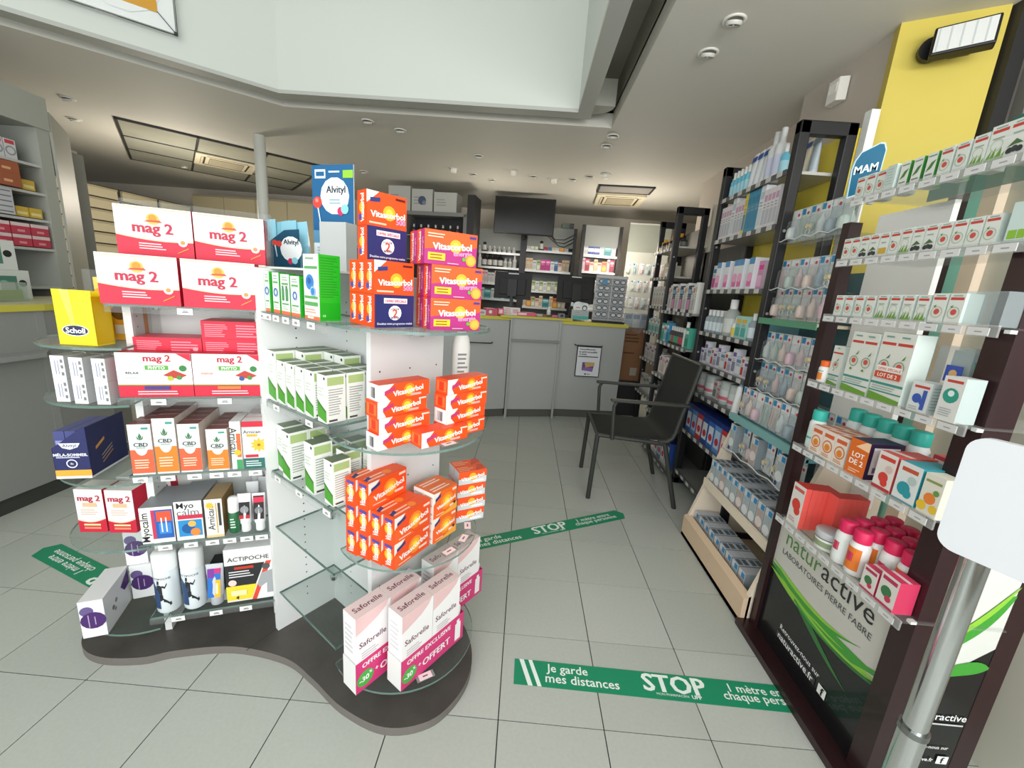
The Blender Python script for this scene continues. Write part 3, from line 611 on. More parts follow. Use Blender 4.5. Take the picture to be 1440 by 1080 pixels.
for k in range(3): tube_thing(F1(.30+.03*(k % 2), .10+.035*k, .4325), 20.5, .042, .15, mat('d6d8da', .3), mat('eceded', .35), 'grey white tube standing behind the two front tubes, %s one' % ('nearest', 'middle', 'rearmost')[k])
for i, x in enumerate((.040, .117)):
    t = thing('spray_bottle', 'large white ACTIPOCHE bottle with a running figure, %s one' % ('left', 'right')[i], 'bottle', F1(x, .045, .1555), 20.5-8+i*4); actibottle(t)
tube_thing(F1(.184, .035, .1555), 18, .056, .155, mat('c9ccd0', .3), mat('b9bcc0', .35), 'silver tube with a blue and yellow label beside the ACTIPOCHE box', [('r', .02, .02, .95, .8, '2a6ec0'), ('r', .5, .02, .95, .55, 'f0b428'), ('r', .02, .62, .5, .9, '7a3a9a'), ('r', .5, .75, .98, .9, 'c8327a'), ('r', .65, .12, .78, .45, 'f7e9b0')])
P1(actibox, 'medicine_box', 'box', .292, .045, .155, 'large ACTIPOCHE box with black, yellow and red print on the bottom shelf')
for k in range(2): P1(carton(.04, .05, .12, '1b1b1d', F=[('d', .5, .5, .12, '6f7074'), ('r', .2, .7, .8, .8, 'b9bbc0')]), 'medicine_box', 'box', .17+.05*k, .12, .155, 'dark carton standing behind the silver tube, %s one' % ('left', 'right')[k])

# --- left round shelves
sch = scholl(.098, .155, 'Scholl'); sch2 = scholl(.085, .13, 'D')
put(sch, 'display_bag', 'bag', 'bright yellow Scholl display bag in front on the upper round shelf', (-1.285, .125, 1.0755), 8)
put(sch2, 'display_bag', 'bag', 'yellow display bag half hidden behind the front Scholl bag', (-1.372, .20, 1.0755), 10)
for k, (x, y) in enumerate([(-1.33, .24), (-1.29, .245), (-1.25, .25), (-1.37, .30)]):
    put(carton(.04, .03, .19, 'e2a11e', F=[('d', .5, .45, .12, '6a4a12'), ('p', [(0, .8), (1, .9), (1, 1), (0, 1)], 'e9c95a'), ('r', .1, .1, .9, .25, 'd8d0c0')], side='c07a18'), 'foot_care_pack', 'pack', 'orange foot care pack behind the Scholl bag, %s' % ordl(k, 4, 'row'), (x, y, 1.0755), 8)
t = thing('acrylic_holder', 'clear acrylic wall of the foot care display above the round shelf', 'holder', (-1.32, .20, 1.0755), 8)
MB().box(-.14, .11, .13, .133, 0, .21, ACRY).obj('back_sheet', t); MB().box(.11, .113, -.02, .13, 0, .21, ACRY).obj('side_sheet', t)
for i, (x, y) in enumerate([(-1.350, .085), (-1.290, .080), (-1.232, .088)]):
    for k in range(2):
        for d_ in range(1):
            put(whites, 'medicine_box', 'box', 'small white box with grey marks, %s of the %s pair on the round shelf' % (('lower', 'upper')[k], ('left', 'middle', 'right')[i]), (x, y+.035, .9055+k*.0685), 10)
            put(whites, 'medicine_box', 'box', 'small white box behind the front one, %s of the %s pair' % (('lower', 'upper')[k], ('left', 'middle', 'right')[i]), (x-.013, y+.108, .9055+k*.0685), 10)
put(alvnavy, 'display_tray', 'box', 'navy Alvityl MÉLA-SOMMEIL display box with an orange strip on the round shelf', (-1.385, .175, .6555), 16)
for i in range(3):
    for k in range(1): put(alvsm, 'medicine_box', 'box', 'slim blue violet carton inside the navy display box, %s' % ordl(i, 3, 'three'), (-1.385+.0285*(i-1)*.961, .175+.0285*(i-1)*.276, .6575), 16)
put(magsm, 'medicine_box', 'box', 'small mag 2 carton on the left round shelf, left one of the pair', (-1.402, .185, .4305), 8)
put(magsm, 'medicine_box', 'box', 'small mag 2 carton on the left round shelf, right one of the pair', (-1.310, .195, .4305), 8)
for i in range(2): put(magsm, 'medicine_box', 'box', 'small mag 2 carton behind the front pair, %s one' % ('left', 'right')[i], (-1.36+.092*i, .285+.01*i, .4305), 8)
put(pur, 'medicine_box', 'box', 'white carton with a purple emblem nearest the camera on the lowest round shelf', (-1.365, .125, .1205), 24)
put(pur, 'medicine_box', 'box', 'white carton with a purple emblem, lower one of the stacked pair', (-1.372, .300, .1205), 26)
put(pur, 'medicine_box', 'box', 'white carton with a purple emblem, upper one of the stacked pair', (-1.380, .306, .2560), 24)
put(pur, 'medicine_box', 'box', 'white carton with a purple emblem half hidden behind the ACTIPOCHE bottle', (-1.288, .350, .1205), 22)

# --- module 2: green boxes
def P2(me, name, cat, x, y, z, label, group=None, rz=0): return put(me, name, cat, label, F2(x, y, z+.0005), -34.6+rz, group)
GN = '3f8f2e'
def greenbox(w, d, h):
    return carton(w, d, h, 'e9ece6', F=[('p', [(0, .1), (1, .02), (1, .22), (.5, .3), (0, .4)], '4b9a2f'), ('p', [(0, .4), (.5, .3), (1, .22), (1, .27), (.5, .36), (0, .47)], '3f7a30'), ('d', .85, .93, .03, '2b3440'), ('l', .12, .55, .8, .75, 3, 'c9d0c4')],
        Rt=[('r', .08, .78, .92, .95, 'a9bf7e'), ('l', .12, .15, .88, .72, 11, 'a7a9a8'), ('r', .12, .03, .55, .07, '45464a')], top='74836a')
gbT = greenbox(.05, .062, .162); gbS = greenbox(.045, .058, .138)
n_ = 0
for i, x in enumerate((.035, .092, .150, .208, .262, .330)):
    for j in range(3):
        tall = (i < 2 and j > 0) or i == 0 or (i == 2 and j == 2) or (i == 3 and j == 2)
        P2(gbT if tall else gbS, 'medicine_box', 'box', x, .036+j*.063, .918, 'white and green carton, upper green carton shelf, %s row, %s' % (('front', 'middle', 'rear')[j], ORD[i] + ' from left' if i else 'leftmost'))
for i, (x, y, m_) in enumerate([(.04, .05, gbT), (.105, .035, gbT), (.105, .098, gbT), (.165, .10, gbS), (.22, .10, gbS), (.24, .04, gbT), (.24, .165, gbS), (.30, .105, gbS), (.345, .04, gbS), (.35, .165, gbS)]):
    P2(m_, 'medicine_box', 'box', x, y, .668, 'white and green carton on the lower green box shelf, %s counting from the left' % ORD[i] if i else 'white and green carton at the left end of the lower green box shelf')
def spraybox(w, h, blue=True, bottles=False):
    F = [('r', 0, 0, 1, .09, 'e8764a'), ('l', .15, .83, .85, .95, 2, '8aa98a'), ('r', .12, .74, .88, .79, '57a45a'), ('r', .12, .25, .88, .29, '57a45a'), ('l', .12, .12, .88, .22, 2, 'a9c4a9')]
    if blue: F += [('o', .5, .52, .11, '3a6fb0', .55), ('d', .62, .44, .035, '6aa0d8')]
    if bottles: F += [('r', .15, .35, .4, .65, '3f8f56'), ('r', .2, .65, .35, .72, '2a6a3c'), ('r', .6, .35, .85, .65, '3f8f56'), ('r', .65, .65, .8, .72, '2a6a3c')]
    return carton(w, .05, h, 'eef1ee', F=F, side='2fae2f', Rt=[('l', .1, .35, .9, .95, 12, '1f8f24'), ('r', .1, .05, .9, .3, '17a01c')], top='2d9a3a')
P2(spraybox(.03, .12), 'medicine_box', 'box', .028, .035, 1.20, 'narrow green sided carton at the far left of the top glass shelf')
P2(spraybox(.04, .118), 'medicine_box', 'box', .085, .035, 1.20, 'white carton with a blue ring, second on the top glass shelf')
P2(spraybox(.052, .115, False, True), 'medicine_box', 'box', .142, .035, 1.20, 'white carton printed with two green bottles on the top glass shelf')
P2(spraybox(.05, .112), 'medicine_box', 'box', .200, .035, 1.20, 'white carton with a green top left of the tall nasal spray box')
P2(carton(.078, .06, .172, 'eef1ee', F=[('r', 0, 0, 1, .06, 'e8764a'), ('r', .2, .02, .6, .05, 'f6f0ea'), ('l', .15, .9, .85, .97, 1, '8aa98a'), ('r', .08, .78, .92, .82, '57a45a'), ('d', .42, .58, .12, '2f7fc4'), ('d', .62, .44, .08, '2f7fc4'), ('o', .62, .44, .08, '9ac4e6', .7), ('d', .4, .6, .05, '1c5a9a'), ('r', .08, .33, .92, .37, '57a45a'), ('r', .08, .22, .92, .28, '57a45a'), ('l', .1, .1, .9, .18, 2, 'd8a08a')], side='1fae1f',
    Rt=[('l', .08, .35, .92, .97, 16, '1a8f1e'), ('r', .05, .03, .95, .28, '12a318'), ('t', 'CE', .2, .08, .14, 'd8f3d8', 0, .01)], top='2d9a3a'), 'medicine_box', 'box', .290, .04, 1.20, 'tall white nasal spray box with a bright green side on the top glass shelf')

# --- orange vitamin boxes
def vfront(c0='f0521c', c1='f97c22', yel=False):
    return [('p', [(.0, 0), (1, 0), (1, 1), (0, 1)], c0), ('p', [(0, .55), (.28, 1), (0, 1)], 'f6ece4'), ('p', [(0, 0), (.55, 0), (.25, .45), (0, .55)], 'f6652a'), ('d', .56, .5, .34, 'f8892a'), ('d', .56, .5, .23, 'fbb02c'), ('d', .56, .5, .12, 'fde04a'),
            ('p', [(.06, .66), (.28, .80), (.28, .92), (.06, .78)], '2b3a7a'), ('r', .78, .82, .96, .92, 'f7d8c8'), ('t', 'Vitascorbol', .52, .46, .80, 'fbf7f2', 10, .025), ('l', .1, .08, .5, .16, 1, 'fbd3bd'), ('r', .66, .2, .9, .3, 'f7d0c0')]
def vside(c='ee4c18'): return [('r', 0, 0, 1, 1, c), ('d', .5, .5, .2, 'fbb02c'), ('d', .5, .5, .1, 'fde04a'), ('t', 'Vitascorbol', .5, .5, .8, 'fbf7f2', 90, .025, .5), ('r', .15, .8, .85, .92, '4a4a9a')]
vstd = carton(.148, .044, .081, ORG, F=vfront(), Rt=vside(), L=vside(), T=[('r', 0, 0, 1, 1, 'ee5a26'), ('l', .08, .15, .6, .85, 2, 'f9c4a8'), ('d', .6, .5, .3, 'f8892a'), ('p', [(.04, .3), (.2, .5), (.2, .8), (.04, .6)], '2b3a7a')], B=vfront())
vyel = carton(.106, .044, .086, 'f4862a', F=vfront('f26a22')+[('p', [(0, 0), (1, 0), (1, .3), (.5, .12)], 'f6a83a'), ('d', .88, .3, .06, '3a2c1c')], side='f2ece6', L=[('l', .1, .1, .9, .9, 5, 'c9bcae')], Rt=vside(), T=[('p', [(0, 0), (1, 0), (1, 1), (0, 1)], 'e9743a'), ('l', .1, .2, .9, .8, 2, 'f6e0d0')])
vlong = carton(.155, .052, .043, ORG, F=[('p', [(0, 0), (1, 0), (1, 1), (0, 1)], 'f0521c'), ('p', [(0, 0), (.16, 0), (.1, .4), (.25, 1), (0, 1)], 'f6ece4'), ('d', .58, .5, .42, 'f98a24'), ('d', .58, .5, .27, 'fcd23a'), ('p', [(.1, .35), (.3, .6), (.3, .85), (.1, .6)], 'c43a6a'), ('t', 'Vitascorbol', .56, .48, .60, 'fbf7f2', 6, .025), ('r', .6, .12, .82, .26, 'f7b0a8'), ('r', .82, .78, .98, .88, 'f7d8c8')], L=[('r', .1, .15, .9, .85, 'f6733a'), ('r', .3, .2, .7, .8, 'e0381a')], side='ee4c18', top='e8502c')
vlongw = carton(.155, .052, .043, ORG, F=[('p', [(0, 0), (1, 0), (1, 1), (0, 1)], 'f0521c'), ('p', [(0, 0), (.2, 0), (.1, .4), (.28, 1), (0, 1)], 'f6ece4'), ('d', .58, .5, .42, 'f98a24'), ('d', .58, .5, .27, 'fcd23a'), ('p', [(.1, .35), (.3, .6), (.3, .85), (.1, .6)], 'c43a6a'), ('t', 'Vitascorbol', .56, .48, .60, 'fbf7f2', 6, .025), ('r', .6, .12, .82, .26, 'f7b0a8')], L=[('r', 0, 0, 1, 1, 'f3efeb')] + [('r', .25+.09*i, .15, .28+.1*i, .8, '55565a') for i in range(5)], side='f3efeb', top='e8502c')
vgrey = carton(.104, .045, .047, 'c9cccd', F=[('p', [(0, .45), (.4, .35), (1, .5), (1, 1), (0, 1)], 'f0521c'), ('d', .5, .55, .3, 'fbb02c'), ('t', 'Vitascorbol', .5, .52, .82, 'fbf7f2', 8, .02), ('r', .5, .12, .9, .28, 'e6e8e9')], side='b9bcbd', top='ea5a2a', T=[('l', .05, .1, .6, .9, 3, 'f7b08a'), ('p', [(.6, 0), (1, .3), (1, 1), (.8, 1)], 'c9452a')])
v500 = carton(.112, .044, .163, ORG, F=[('r', 0, .5, 1, 1, 'f0521c'), ('p', [(0, .82), (.3, 1), (0, 1)], 'f6ece4'), ('d', .55, .72, .11, 'fbb02c'), ('d', .55, .72, .06, 'fde04a'), ('p', [(.08, .84), (.32, .86), (.32, .92), (.08, .9)], '2b3a7a'), ('t', 'Vitascorbol', .52, .69, .86, 'fbf7f2', 3, .025), ('t', '500', .84, .615, .24, 'c9a0d0', 0, .02), ('l', .05, .52, .5, .58, 1, 'f9c4a8'), ('r', .7, .93, .95, .96, '5a1a1a'),
    ('r', 0, .0, 1, .5, '262a66'), ('r', .22, .37, .82, .45, 'f4e4e8'), ('t', 'OFFRE SPÉCIALE', .52, .41, .54, 'd0405a', 0, .02), ('d', .5, .225, .115, 'f6f6f6'), ('t', 'LOT DE', .5, .285, .22, '262a66', 0, .02), ('t', '2', .5, .22, .12, 'e0502c', 0, .03), ('t', 'BOÎTES', .5, .155, .2, '262a66', 0, .02), ('t', 'Doublez votre programme vitalité', .5, .055, .9, 'eceef6', 0, .015)],
    L=[('r', 0, 0, 1, 1, 'ee4c18'), ('d', .5, .76, .08, 'fbb02c'), ('t', 'Vitascorbol', .55, .75, .4, 'fbf7f2', 90, .025, .4), ('d', .5, .27, .08, 'fbb02c'), ('t', 'Vitascorbol', .55, .26, .4, 'fbf7f2', 90, .025, .4), ('r', 0, .495, 1, .505, 'b93a12'), ('r', .2, .08, .5, .16, '4a4a9a'), ('r', .2, .58, .5, .66, '4a4a9a')], side='ee4c18', top='f0703a')
def ven(d_=.056):
    return carton(.142, d_, .082, 'b02a78', F=[('p', [(0, .42), (.35, .52), (.6, .38), (1, .62), (1, 1), (0, 1)], 'f25a22'), ('d', .58, .58, .2, 'fbb02c'), ('d', .58, .58, .1, 'fde04a'), ('t', 'Vitascorbol', .52, .56, .74, 'fbf7f2', 3, .025), ('t', 'énergie', .72, .36, .36, 'f09ac8', 4, .025),
        ('r', .06, .12, .38, .34, 'f6c62c'), ('r', .1, .17, .32, .2, '8a3a1a'), ('r', .1, .26, .32, .29, '8a3a1a'), ('o', .88, .2, .18, 'f29a2a', .72), ('d', .88, .2, .13, 'f6b04a'), ('d', .74, .22, .06, '5fae3a'), ('r', .84, .86, .97, .93, '3a3a8a'), ('l', .05, .76, .45, .92, 2, 'f9c4a8'), ('r', .42, .05, .64, .07, 'f4c4dc')],
        L=[('r', 0, 0, .5, 1, 'f0521c'), ('t', 'Vitascorbol', .38, .5, .85, 'fbf7f2', 90, .025, .3), ('t', 'énergie', .78, .5, .55, 'f09ac8', 90, .025, .25)], side='b02a78', top='e85a2a')
ve = ven()
PO = 'orange and white Vitascorbol carton'
def PW(me, x, y, z, rz, label, group=None): return put(me, 'vitamin_box', 'box', label, (x, y, z+.0005), rz, group)
def along(o, a, u, v): return (o[0]+u*math.cos(R(a))-v*math.sin(R(a)), o[1]+u*math.sin(R(a))+v*math.cos(R(a)))
def PC(me, w, d, c, rz, z, label, u=0, v=0):
    """place by the front left lower corner c; u, v shift it along the front and backwards"""
    q = along(c, rz, u+w/2, v+d/2); PW(me, q[0], q[1], z, rz, label)
for k in range(3): PC(v500, .112, .044, (-.386, -.015), 50, 1.202, 'Vitascorbol twin pack with a navy offer panel, lower row, %s' % ('front one', 'middle one', 'rear one')[k], .003*k, k*.0455)
PC(v500, .112, .044, (-.418, .022), 50, 1.3655, 'Vitascorbol twin pack with a navy offer panel standing on top of the others')
AE = 33
for r_ in range(2):
    for k in range(3): PC(ve, .142, .056, (-.258, .033), AE, 1.202+k*.0826, 'purple and orange Vitascorbol énergie box, %s of the %s stack' % (('bottom', 'middle', 'top')[k], ('front', 'rear')[r_]), -.02*(k == 2), r_*.058)
for k in range(4): PC((vlongw, vlong, vlong, vlongw)[k], .155, .052, (-.365, -.052), 51+(1, -2, 2, 0)[k], .89+k*.0434, 'long orange Vitascorbol box in the left stack, %s' % ('bottom', 'second from bottom', 'third from bottom', 'top')[k], .004*(k % 2))
for k in range(4): PC((vlong, vlongw, vlong, vlong)[k], .155, .052, (-.216, .068), 50+(0, 2, -1, 1)[k], .89+k*.0434, 'long orange Vitascorbol box in the right stack, %s' % ('bottom', 'second from bottom', 'third from bottom', 'top')[k], .004*(k % 2))
PC(vlong, .155, .052, (-.262, -.012), 47, .89, 'single long orange Vitascorbol box lying in front between the two stacks')
D2 = 55.4; Z2D = .515
def m2(x, y): return F2(x, y)[:2]
for i in range(4):
    for k in range(3 if i > 1 else 2):
        PC(vstd, .148, .044, (-.331, -.014), 62, Z2D+k*.0816, 'orange Vitascorbol box with an upright name on its end, %s of the %s column' % (('bottom', 'middle', 'top')[k], ('front', 'second', 'third', 'rearmost')[i]), -.006*i, i*.0452)
for i in range(2):
    for k in range(2): PC(vyel, .106, .044, (-.252, .121), 58, Z2D+k*.0866, 'orange yellow Vitascorbol box with white top, %s one of the %s pair' % (('lower', 'upper')[k], ('front', 'rear')[i]), 0, i*.0452)
for j in range(2):
    for k in range(4): PC(vgrey, .104, .045, (-.199, .249), 31, Z2D+k*.0476, 'small orange and grey Vitascorbol box, %s of the %s pile' % (('bottom one', 'second from bottom', 'third from bottom', 'top one')[k], ('front', 'rear')[j]), .003*(k % 2), j*.048)
PC(vgrey, .104, .045, (-.215, .345), 38, Z2D, 'small orange and grey Vitascorbol box standing on the glass behind both piles')
# bottom disc : Saforelle packs
PK = 'd6397a'
def sf(side=False):
    return [('r', 0, .38, 1, 1, 'f4f1f1'), ('p', [(0, 1), (0, .78), (.2, .8), (.6, .86), (.85, .93), (.95, 1)], 'e9c3c3'), ('t', 'Saforelle', .48, .62, .78, '6a2a4a', 0, .01), ('l', .15, .42, .7, .52, 3, 'c9c4c8')]
def safo(w=.118, h=.258):
    return carton(w, .062, h, 'f1efef', F=sf(), T=[('r', 0, 0, 1, 1, 'e6d2d0'), ('t', 'Saforelle', .5, .5, .8, '6a2a4a', 0, .01)], L=[('l', .12, .5, .88, .88, 6, 'd0cdd0'), ('r', .1, .3, .9, .42, 'e3e1e3'), ('l', .1, .05, .9, .28, 4, 'd0cdd0')])
sfm = safo()
def sleeve(w, x_, y_, label, rz=D2):
    t = thing('promotional_sleeve', label, 'sleeve', (x_, y_, .1305), rz)
    b = MB(); hh = .105; d_ = .0325
    PKm = mat(PK, .4)
    b.box(-w/2, w/2, -d_, -d_+.0008, 0, hh, PKm)
    b.print_on((-w/2, -d_, 0), (1, 0, 0), (0, 0, 1), w, hh, [('p', [(.12+.105*math.cos(2*PI*i/24), .36+.25*math.sin(2*PI*i/24)) for i in range(24)], '4fae4a'), ('t', '-30', .105, .36, .12, 'f6f6f2', 0, .03), ('t', '%', .185, .46, .035, 'f6f6f2', 0, .02), ('t', 'OFFRE EXCLUSIVE', .42, .82, .68, 'f9eef2', 0, .02), ('t', '+', .265, .42, .04, 'f9eef2', 0, .02), ('t', 'OFFERT', .53, .36, .44, 'f9eef2', 0, .035), ('r', .84, .12, .94, .75, 'f3eff0'), ('r', .865, .75, .915, .88, 'f3eff0')])
    b.box(-w/2, w/2, d_-.0008, d_, 0, hh, PKm); b.box(w/2-.0008, w/2, -d_, d_, 0, hh, PKm); b.box(-w/2, -w/2+.0008, -d_, d_, 0, hh, CARD)
    b.obj('sleeve_wrap', t)
def spack(cx, cy, n, name):
    w_ = .265
    for i in range(2):
        q = along((cx, cy), D2, -.071+i*.12, 0); put(sfm, 'care_box', 'box', 'tall pink and white Saforelle box, %s one in the %s pack' % (('left', 'right')[i], name), (q[0], q[1], .1305), D2)
    q = along((cx, cy), D2, .112, -.004)
    t = thing('mini_bottle', 'small white gift bottle at the end of the %s Saforelle pack' % name, 'bottle', (q[0], q[1], .1305), D2)
    MB().box(-.014, .014, -.02, .02, 0, .13, mat('f1eff0', .4)).obj('bottle_body', t, bevel=.004); MB().box(-.010, .010, -.012, .012, .13, .15, CARD).obj('cap', t)
    sleeve(w_, cx, cy, 'pink OFFRE EXCLUSIVE promotional sleeve round the %s Saforelle pack' % name)
q = m2(.572, .205); spack(q[0], q[1], 2, 'front')
q = m2(.482, .115); spack(q[0], q[1], 2, 'left')
q = m2(.475, .415); spack(q[0], q[1], 2, 'rear')
q = m2(.40, .33)
# --- blue lollipop posters on the top board
TB = '1c5f8f'
t = thing('poster_display', 'tall blue Alvityl lollipop poster display standing on the gondola top', 'display', (-.722, .50, 1.3365), -16)
b = MB(); b.box(-.088, .088, -.004, .0, 0, .36, mat('e3e8ea', .4)); b.print_on((-.088, -.004, 0), (1, 0, 0), (0, 0, 1), .176, .36, [('p', [(0, .36), (1, .36), (1, 1), (0, 1)], TB), ('p', [(0, .28), (1, .28), (1, .4), (0, .4)], '5f93b4'), ('d', .55, .72, .17, 'f3f6f7'), ('t', 'Alvityl', .58, .77, .46, '1d2b3c', 0, .02), ('l', .42, .64, .74, .70, 2, '8ab0bc'), ('r', .08, .88, .34, .96, 'dfe8ee'), ('r', .11, .90, .31, .94, TB), ('r', .42, .93, .68, .945, 'dfe8ee'), ('r', .76, .88, 1, .95, '8fc43a'),
    ('d', .13, .66, .055, 'd8443a'), ('d', .12, .68, .02, 'f08a7a'), ('p', [(.13, .61), (.16, .61), (.22, .44), (.20, .44)], 'eef3f5'), ('d', .70, .58, .04, 'd03060'), ('d', .80, .60, .045, '8ad0dc'), ('t', 'SUCETTES x 10', .56, .46, .6, 'eef3f5', 0, .02), ('l', .3, .38, .8, .43, 2, 'bcd3e0'), ('l', .1, .05, .5, .25, 7, 'b9c6cc')])
b.obj('poster_sheet', t)
b = MB(); b.box(-.01, .1, -.06, -.0045, 0, .165, mat('b5b9b8', .5)); b.obj('side_box', t)
t = thing('lollipop_tray', 'navy Alvityl counter tray holding blue lollipop pouches on the gondola top', 'display', (-.905, .49, 1.3365), -8)
b = MB(); b.prism([(-.085, 0), (.085, 0), (.085, .135), (.03, .13), (-.03, .09), (-.085, .085)], -.03, -.026, mat('154a66', .4), axis='y'); b.box(-.085, .085, -.026, .03, 0, .004, mat('154a66', .4))
b.print_on((-.085, -.03, 0), (1, 0, 0), (0, 0, 1), .17, .13, [('d', .82, .52, .33, 'eef3f5'), ('t', 'Alvityl', .82, .68, .34, '1d2b3c', 0, .02), ('d', .45, .66, .08, 'd8443a'), ('d', .55, .64, .08, 'd8443a'), ('p', [(.44, .6), (.47, .6), (.5, .3), (.48, .3)], 'cfe0e6'), ('d', .8, .2, .08, 'd03060'), ('d', .9, .22, .09, '8ad0dc'), ('l', .05, .28, .35, .36, 1, '5a8aa0')])
b.obj('tray', t)
for k, (x, y, rr) in enumerate([(-.05, -.005, 10), (.0, .01, -6), (.03, .0, 4), (.06, .015, 12)]):
    u = thing('lollipop_pouch', 'light blue lollipop pouch in the navy tray, %s' % ordl(k, 4, 'four'), 'pouch', along((-.905, .49), -8, x, y)+(1.341,), rr)
    b = MB(); vs = [(-.03, -.008, 0), (.03, -.008, 0), (.03, .008, 0), (-.03, .008, 0), (-.028, -.012, .08), (.028, -.012, .08), (.028, .012, .08), (-.028, .012, .08), (-.03, 0, .155), (.022, 0, .165)]
    b.add(vs, [(0, 3, 2, 1), (0, 1, 5, 4), (2, 3, 7, 6), (1, 2, 6, 5), (3, 0, 4, 7), (4, 5, 9, 8), (6, 7, 8, 9), (5, 6, 9), (7, 4, 8)], mat('7fb9cc', .25)); b.obj('pouch_body', u)
# white spray bottle hanging behind (back of module)
t = thing('white_bottle', 'white plastic bottle with black cap behind the gondola column', 'bottle', (-.238, .44, .8905), 30)
MB().lathe([(.03, 0), (.034, .006), (.034, .22), (.028, .25), (.014, .275)], mat('eceae6', .4), 18, sy=.7).obj('bottle_body', t)
MB().lathe([(.014, .275), (.014, .30)], BLACK, 12).obj('cap', t)
b = MB(); b.print_on((-.02, -.0242, .06), (1, 0, 0), (0, 0, 1), .04, .14, [('l', 0, 0, 1, 1, 9, '8a8a8c')]); b.obj('label_print', t)
# ================================================================== RIGHT SIDE
BURG = mat('2a1417', .35, coat=.2); BLK = mat('1d1d20', .45)
# ---- herbal products display (free standing, dark posts, acrylic shelves), front towards -x
nd = thing('product_display', 'tall dark framed naturactive display with clear shelves at the right', 'display stand', (1.17, .19, 0))
NO = (-1.17, -.19, 0)
def nobj(b, n, parent=None): return b.obj(n, parent or nd, NO if not parent else (0, 0, 0))
b = MB(); b.prism([(.985, .50), (.985, -.13), (1.31, -.13), (1.31, .50)], 0, .028, BURG); nobj(b, 'base_plate')
for x0, y0, x1, y1, zt in ((1.035, -.105, 1.10, -.048, 1.74), (1.035, .455, 1.075, .49, 1.62), (1.25, -.105, 1.30, -.060, 1.94)):
    b = MB(); b.box(x0, x1, y0, y1, .028, zt, BURG); nobj(b, 'post')
LGT = 'c9c8c0'; DKP = mat('121315', .25, coat=.3); LF1 = mat('3f9a34', .3, coat=.3); LF2 = mat('8cc63c', .3, coat=.3); LF3 = mat('2a7030', .3, coat=.3)
b = MB(); b.box(1.050, 1.058, -.048, .455, .028, .54, mat(LGT, .35)); nobj(b, 'graphic_panel'); gp = MB()
def curve(p0, p1, p2, p3, w0, w1, n=12):
    up = []; lo = []
    for i in range(n+1):
        t = i/n; q = [(1-t)**3*a+3*(1-t)**2*t*b_+3*(1-t)*t*t*c_+t**3*d_ for a, b_, c_, d_ in zip(p0, p1, p2, p3)]
        w_ = w0+(w1-w0)*t; w_ *= (1 if n == 0 else (1-.9*abs(2*t-1)**3))
        up.append((q[0], q[1]+w_/2)); lo.append((q[0], q[1]-w_/2))
    out = []
    for i in range(n): out.append([lo[i], lo[i+1], up[i+1], up[i]])
    return out
def leaf(p0, p1, p2, p3, w0, w1, c): return [('p', q, c) for q in curve(p0, p1, p2, p3, w0, w1)]
ops = [('p', [(0, 0), (1, 0), (1, .56), (.75, .50), (.5, .49), (.25, .53), (0, .60)], DKP)]
LFS = [((0, .615), (.3, .53), (.6, .50), (1, .60), .085, .075, LF1), ((0, .59), (.3, .49), (.7, .46), (1, .54), .06, .05, LF3), ((0, .645), (.3, .58), (.55, .54), (.82, .64), .035, .02, LF2), ((0, .57), (.35, .50), (.6, .48), (1, .57), .05, .05, LF2), ((.3, .52), (.5, .46), (.62, .38), (.85, .33), .07, .02, LF3), ((.3, .51), (.6, .48), (.8, .50), (1, .63), .05, .04, LF1), ((.32, .55), (.5, .53), (.65, .56), (.86, .66), .04, .01, LF1), ((.1, .58), (.4, .50), (.7, .46), (1, .56), .018, .018, LF2)]
flat = []
for l in LFS: flat.append(leaf(*l))
gp.print_on((1.0499, .455, .028), (0, -1, 0), (0, 0, 1), .503, .512, ops)
for k, f_ in enumerate(flat):
    for q in f_: gp.print_on((1.0499-.0005-.00012*k, .455, .028), (0, -1, 0), (0, 0, 1), .503, .512, [q])
gp.print_on((1.0492, .455, .028), (0, -1, 0), (0, 0, 1), .503, .512, [('t', 'natur', .27, .875, .36, '5c8a4c', 0, .0), ('t', 'active', .675, .885, .42, '2a2c2e', 0, .0), ('t', 'LABORATOIRES PIERRE FABRE', .49, .765, .82, '45484a', 0, .0),
    ('t', 'Retrouvez-nous sur', .45, .235, .42, 'e4e4e2', 0, .015), ('r', .22, .14, .64, .19, '3a3d3f'), ('t', 'naturactive.fr', .43, .165, .38, 'f3f3f1', 0, .01), ('r', .67, .135, .74, .20, 'f3f3f1'), ('t', 'f', .71, .167, .025, '15171a', 0, .03)])
nobj(gp, 'graphic_print')
# side graphic facing the camera side (-y)
b = MB(); b.box(1.10, 1.25, -.104, -.096, .028, 1.0, mat('d4d6d0', .3)); nobj(b, 'side_panel')
b = MB(); b.print_on((1.10, -.1041, .028), (1, 0, 0), (0, 0, 1), .15, .972, [('p', [(0, 0), (1, 0), (1, .5), (.5, .43), (0, .40)], DKP)]+leaf((-.0, .56), (.2, .70), (.6, .85), (.8, .95), .008, .006, LF1)+leaf((0, .47), (.4, .53), (.7, .58), (1, .66), .05, .08, LF1)+leaf((0, .40), (.4, .42), (.7, .44), (1, .44), .03, .05, LF1)+leaf((0, .49), (.4, .55), (.7, .60), (1, .69), .02, .03, LF2)
    + [('t', 'naturactive', .52, .27, .9, 'eef0ee', 0, .01), ('r', .1, .243, .95, .248, 'c9cbc9'), ('t', 'Retrouvez-nous sur', .45, .165, .8, 'e4e4e2', 0, .01), ('t', 'naturactive.fr', .36, .12, .6, 'f3f3f1', 0, .01), ('r', .72, .108, .92, .135, 'f3f3f1'), ('t', 'f', .82, .121, .06, '15171a', 0, .03)], lift=.00006)
nobj(b, 'side_print')
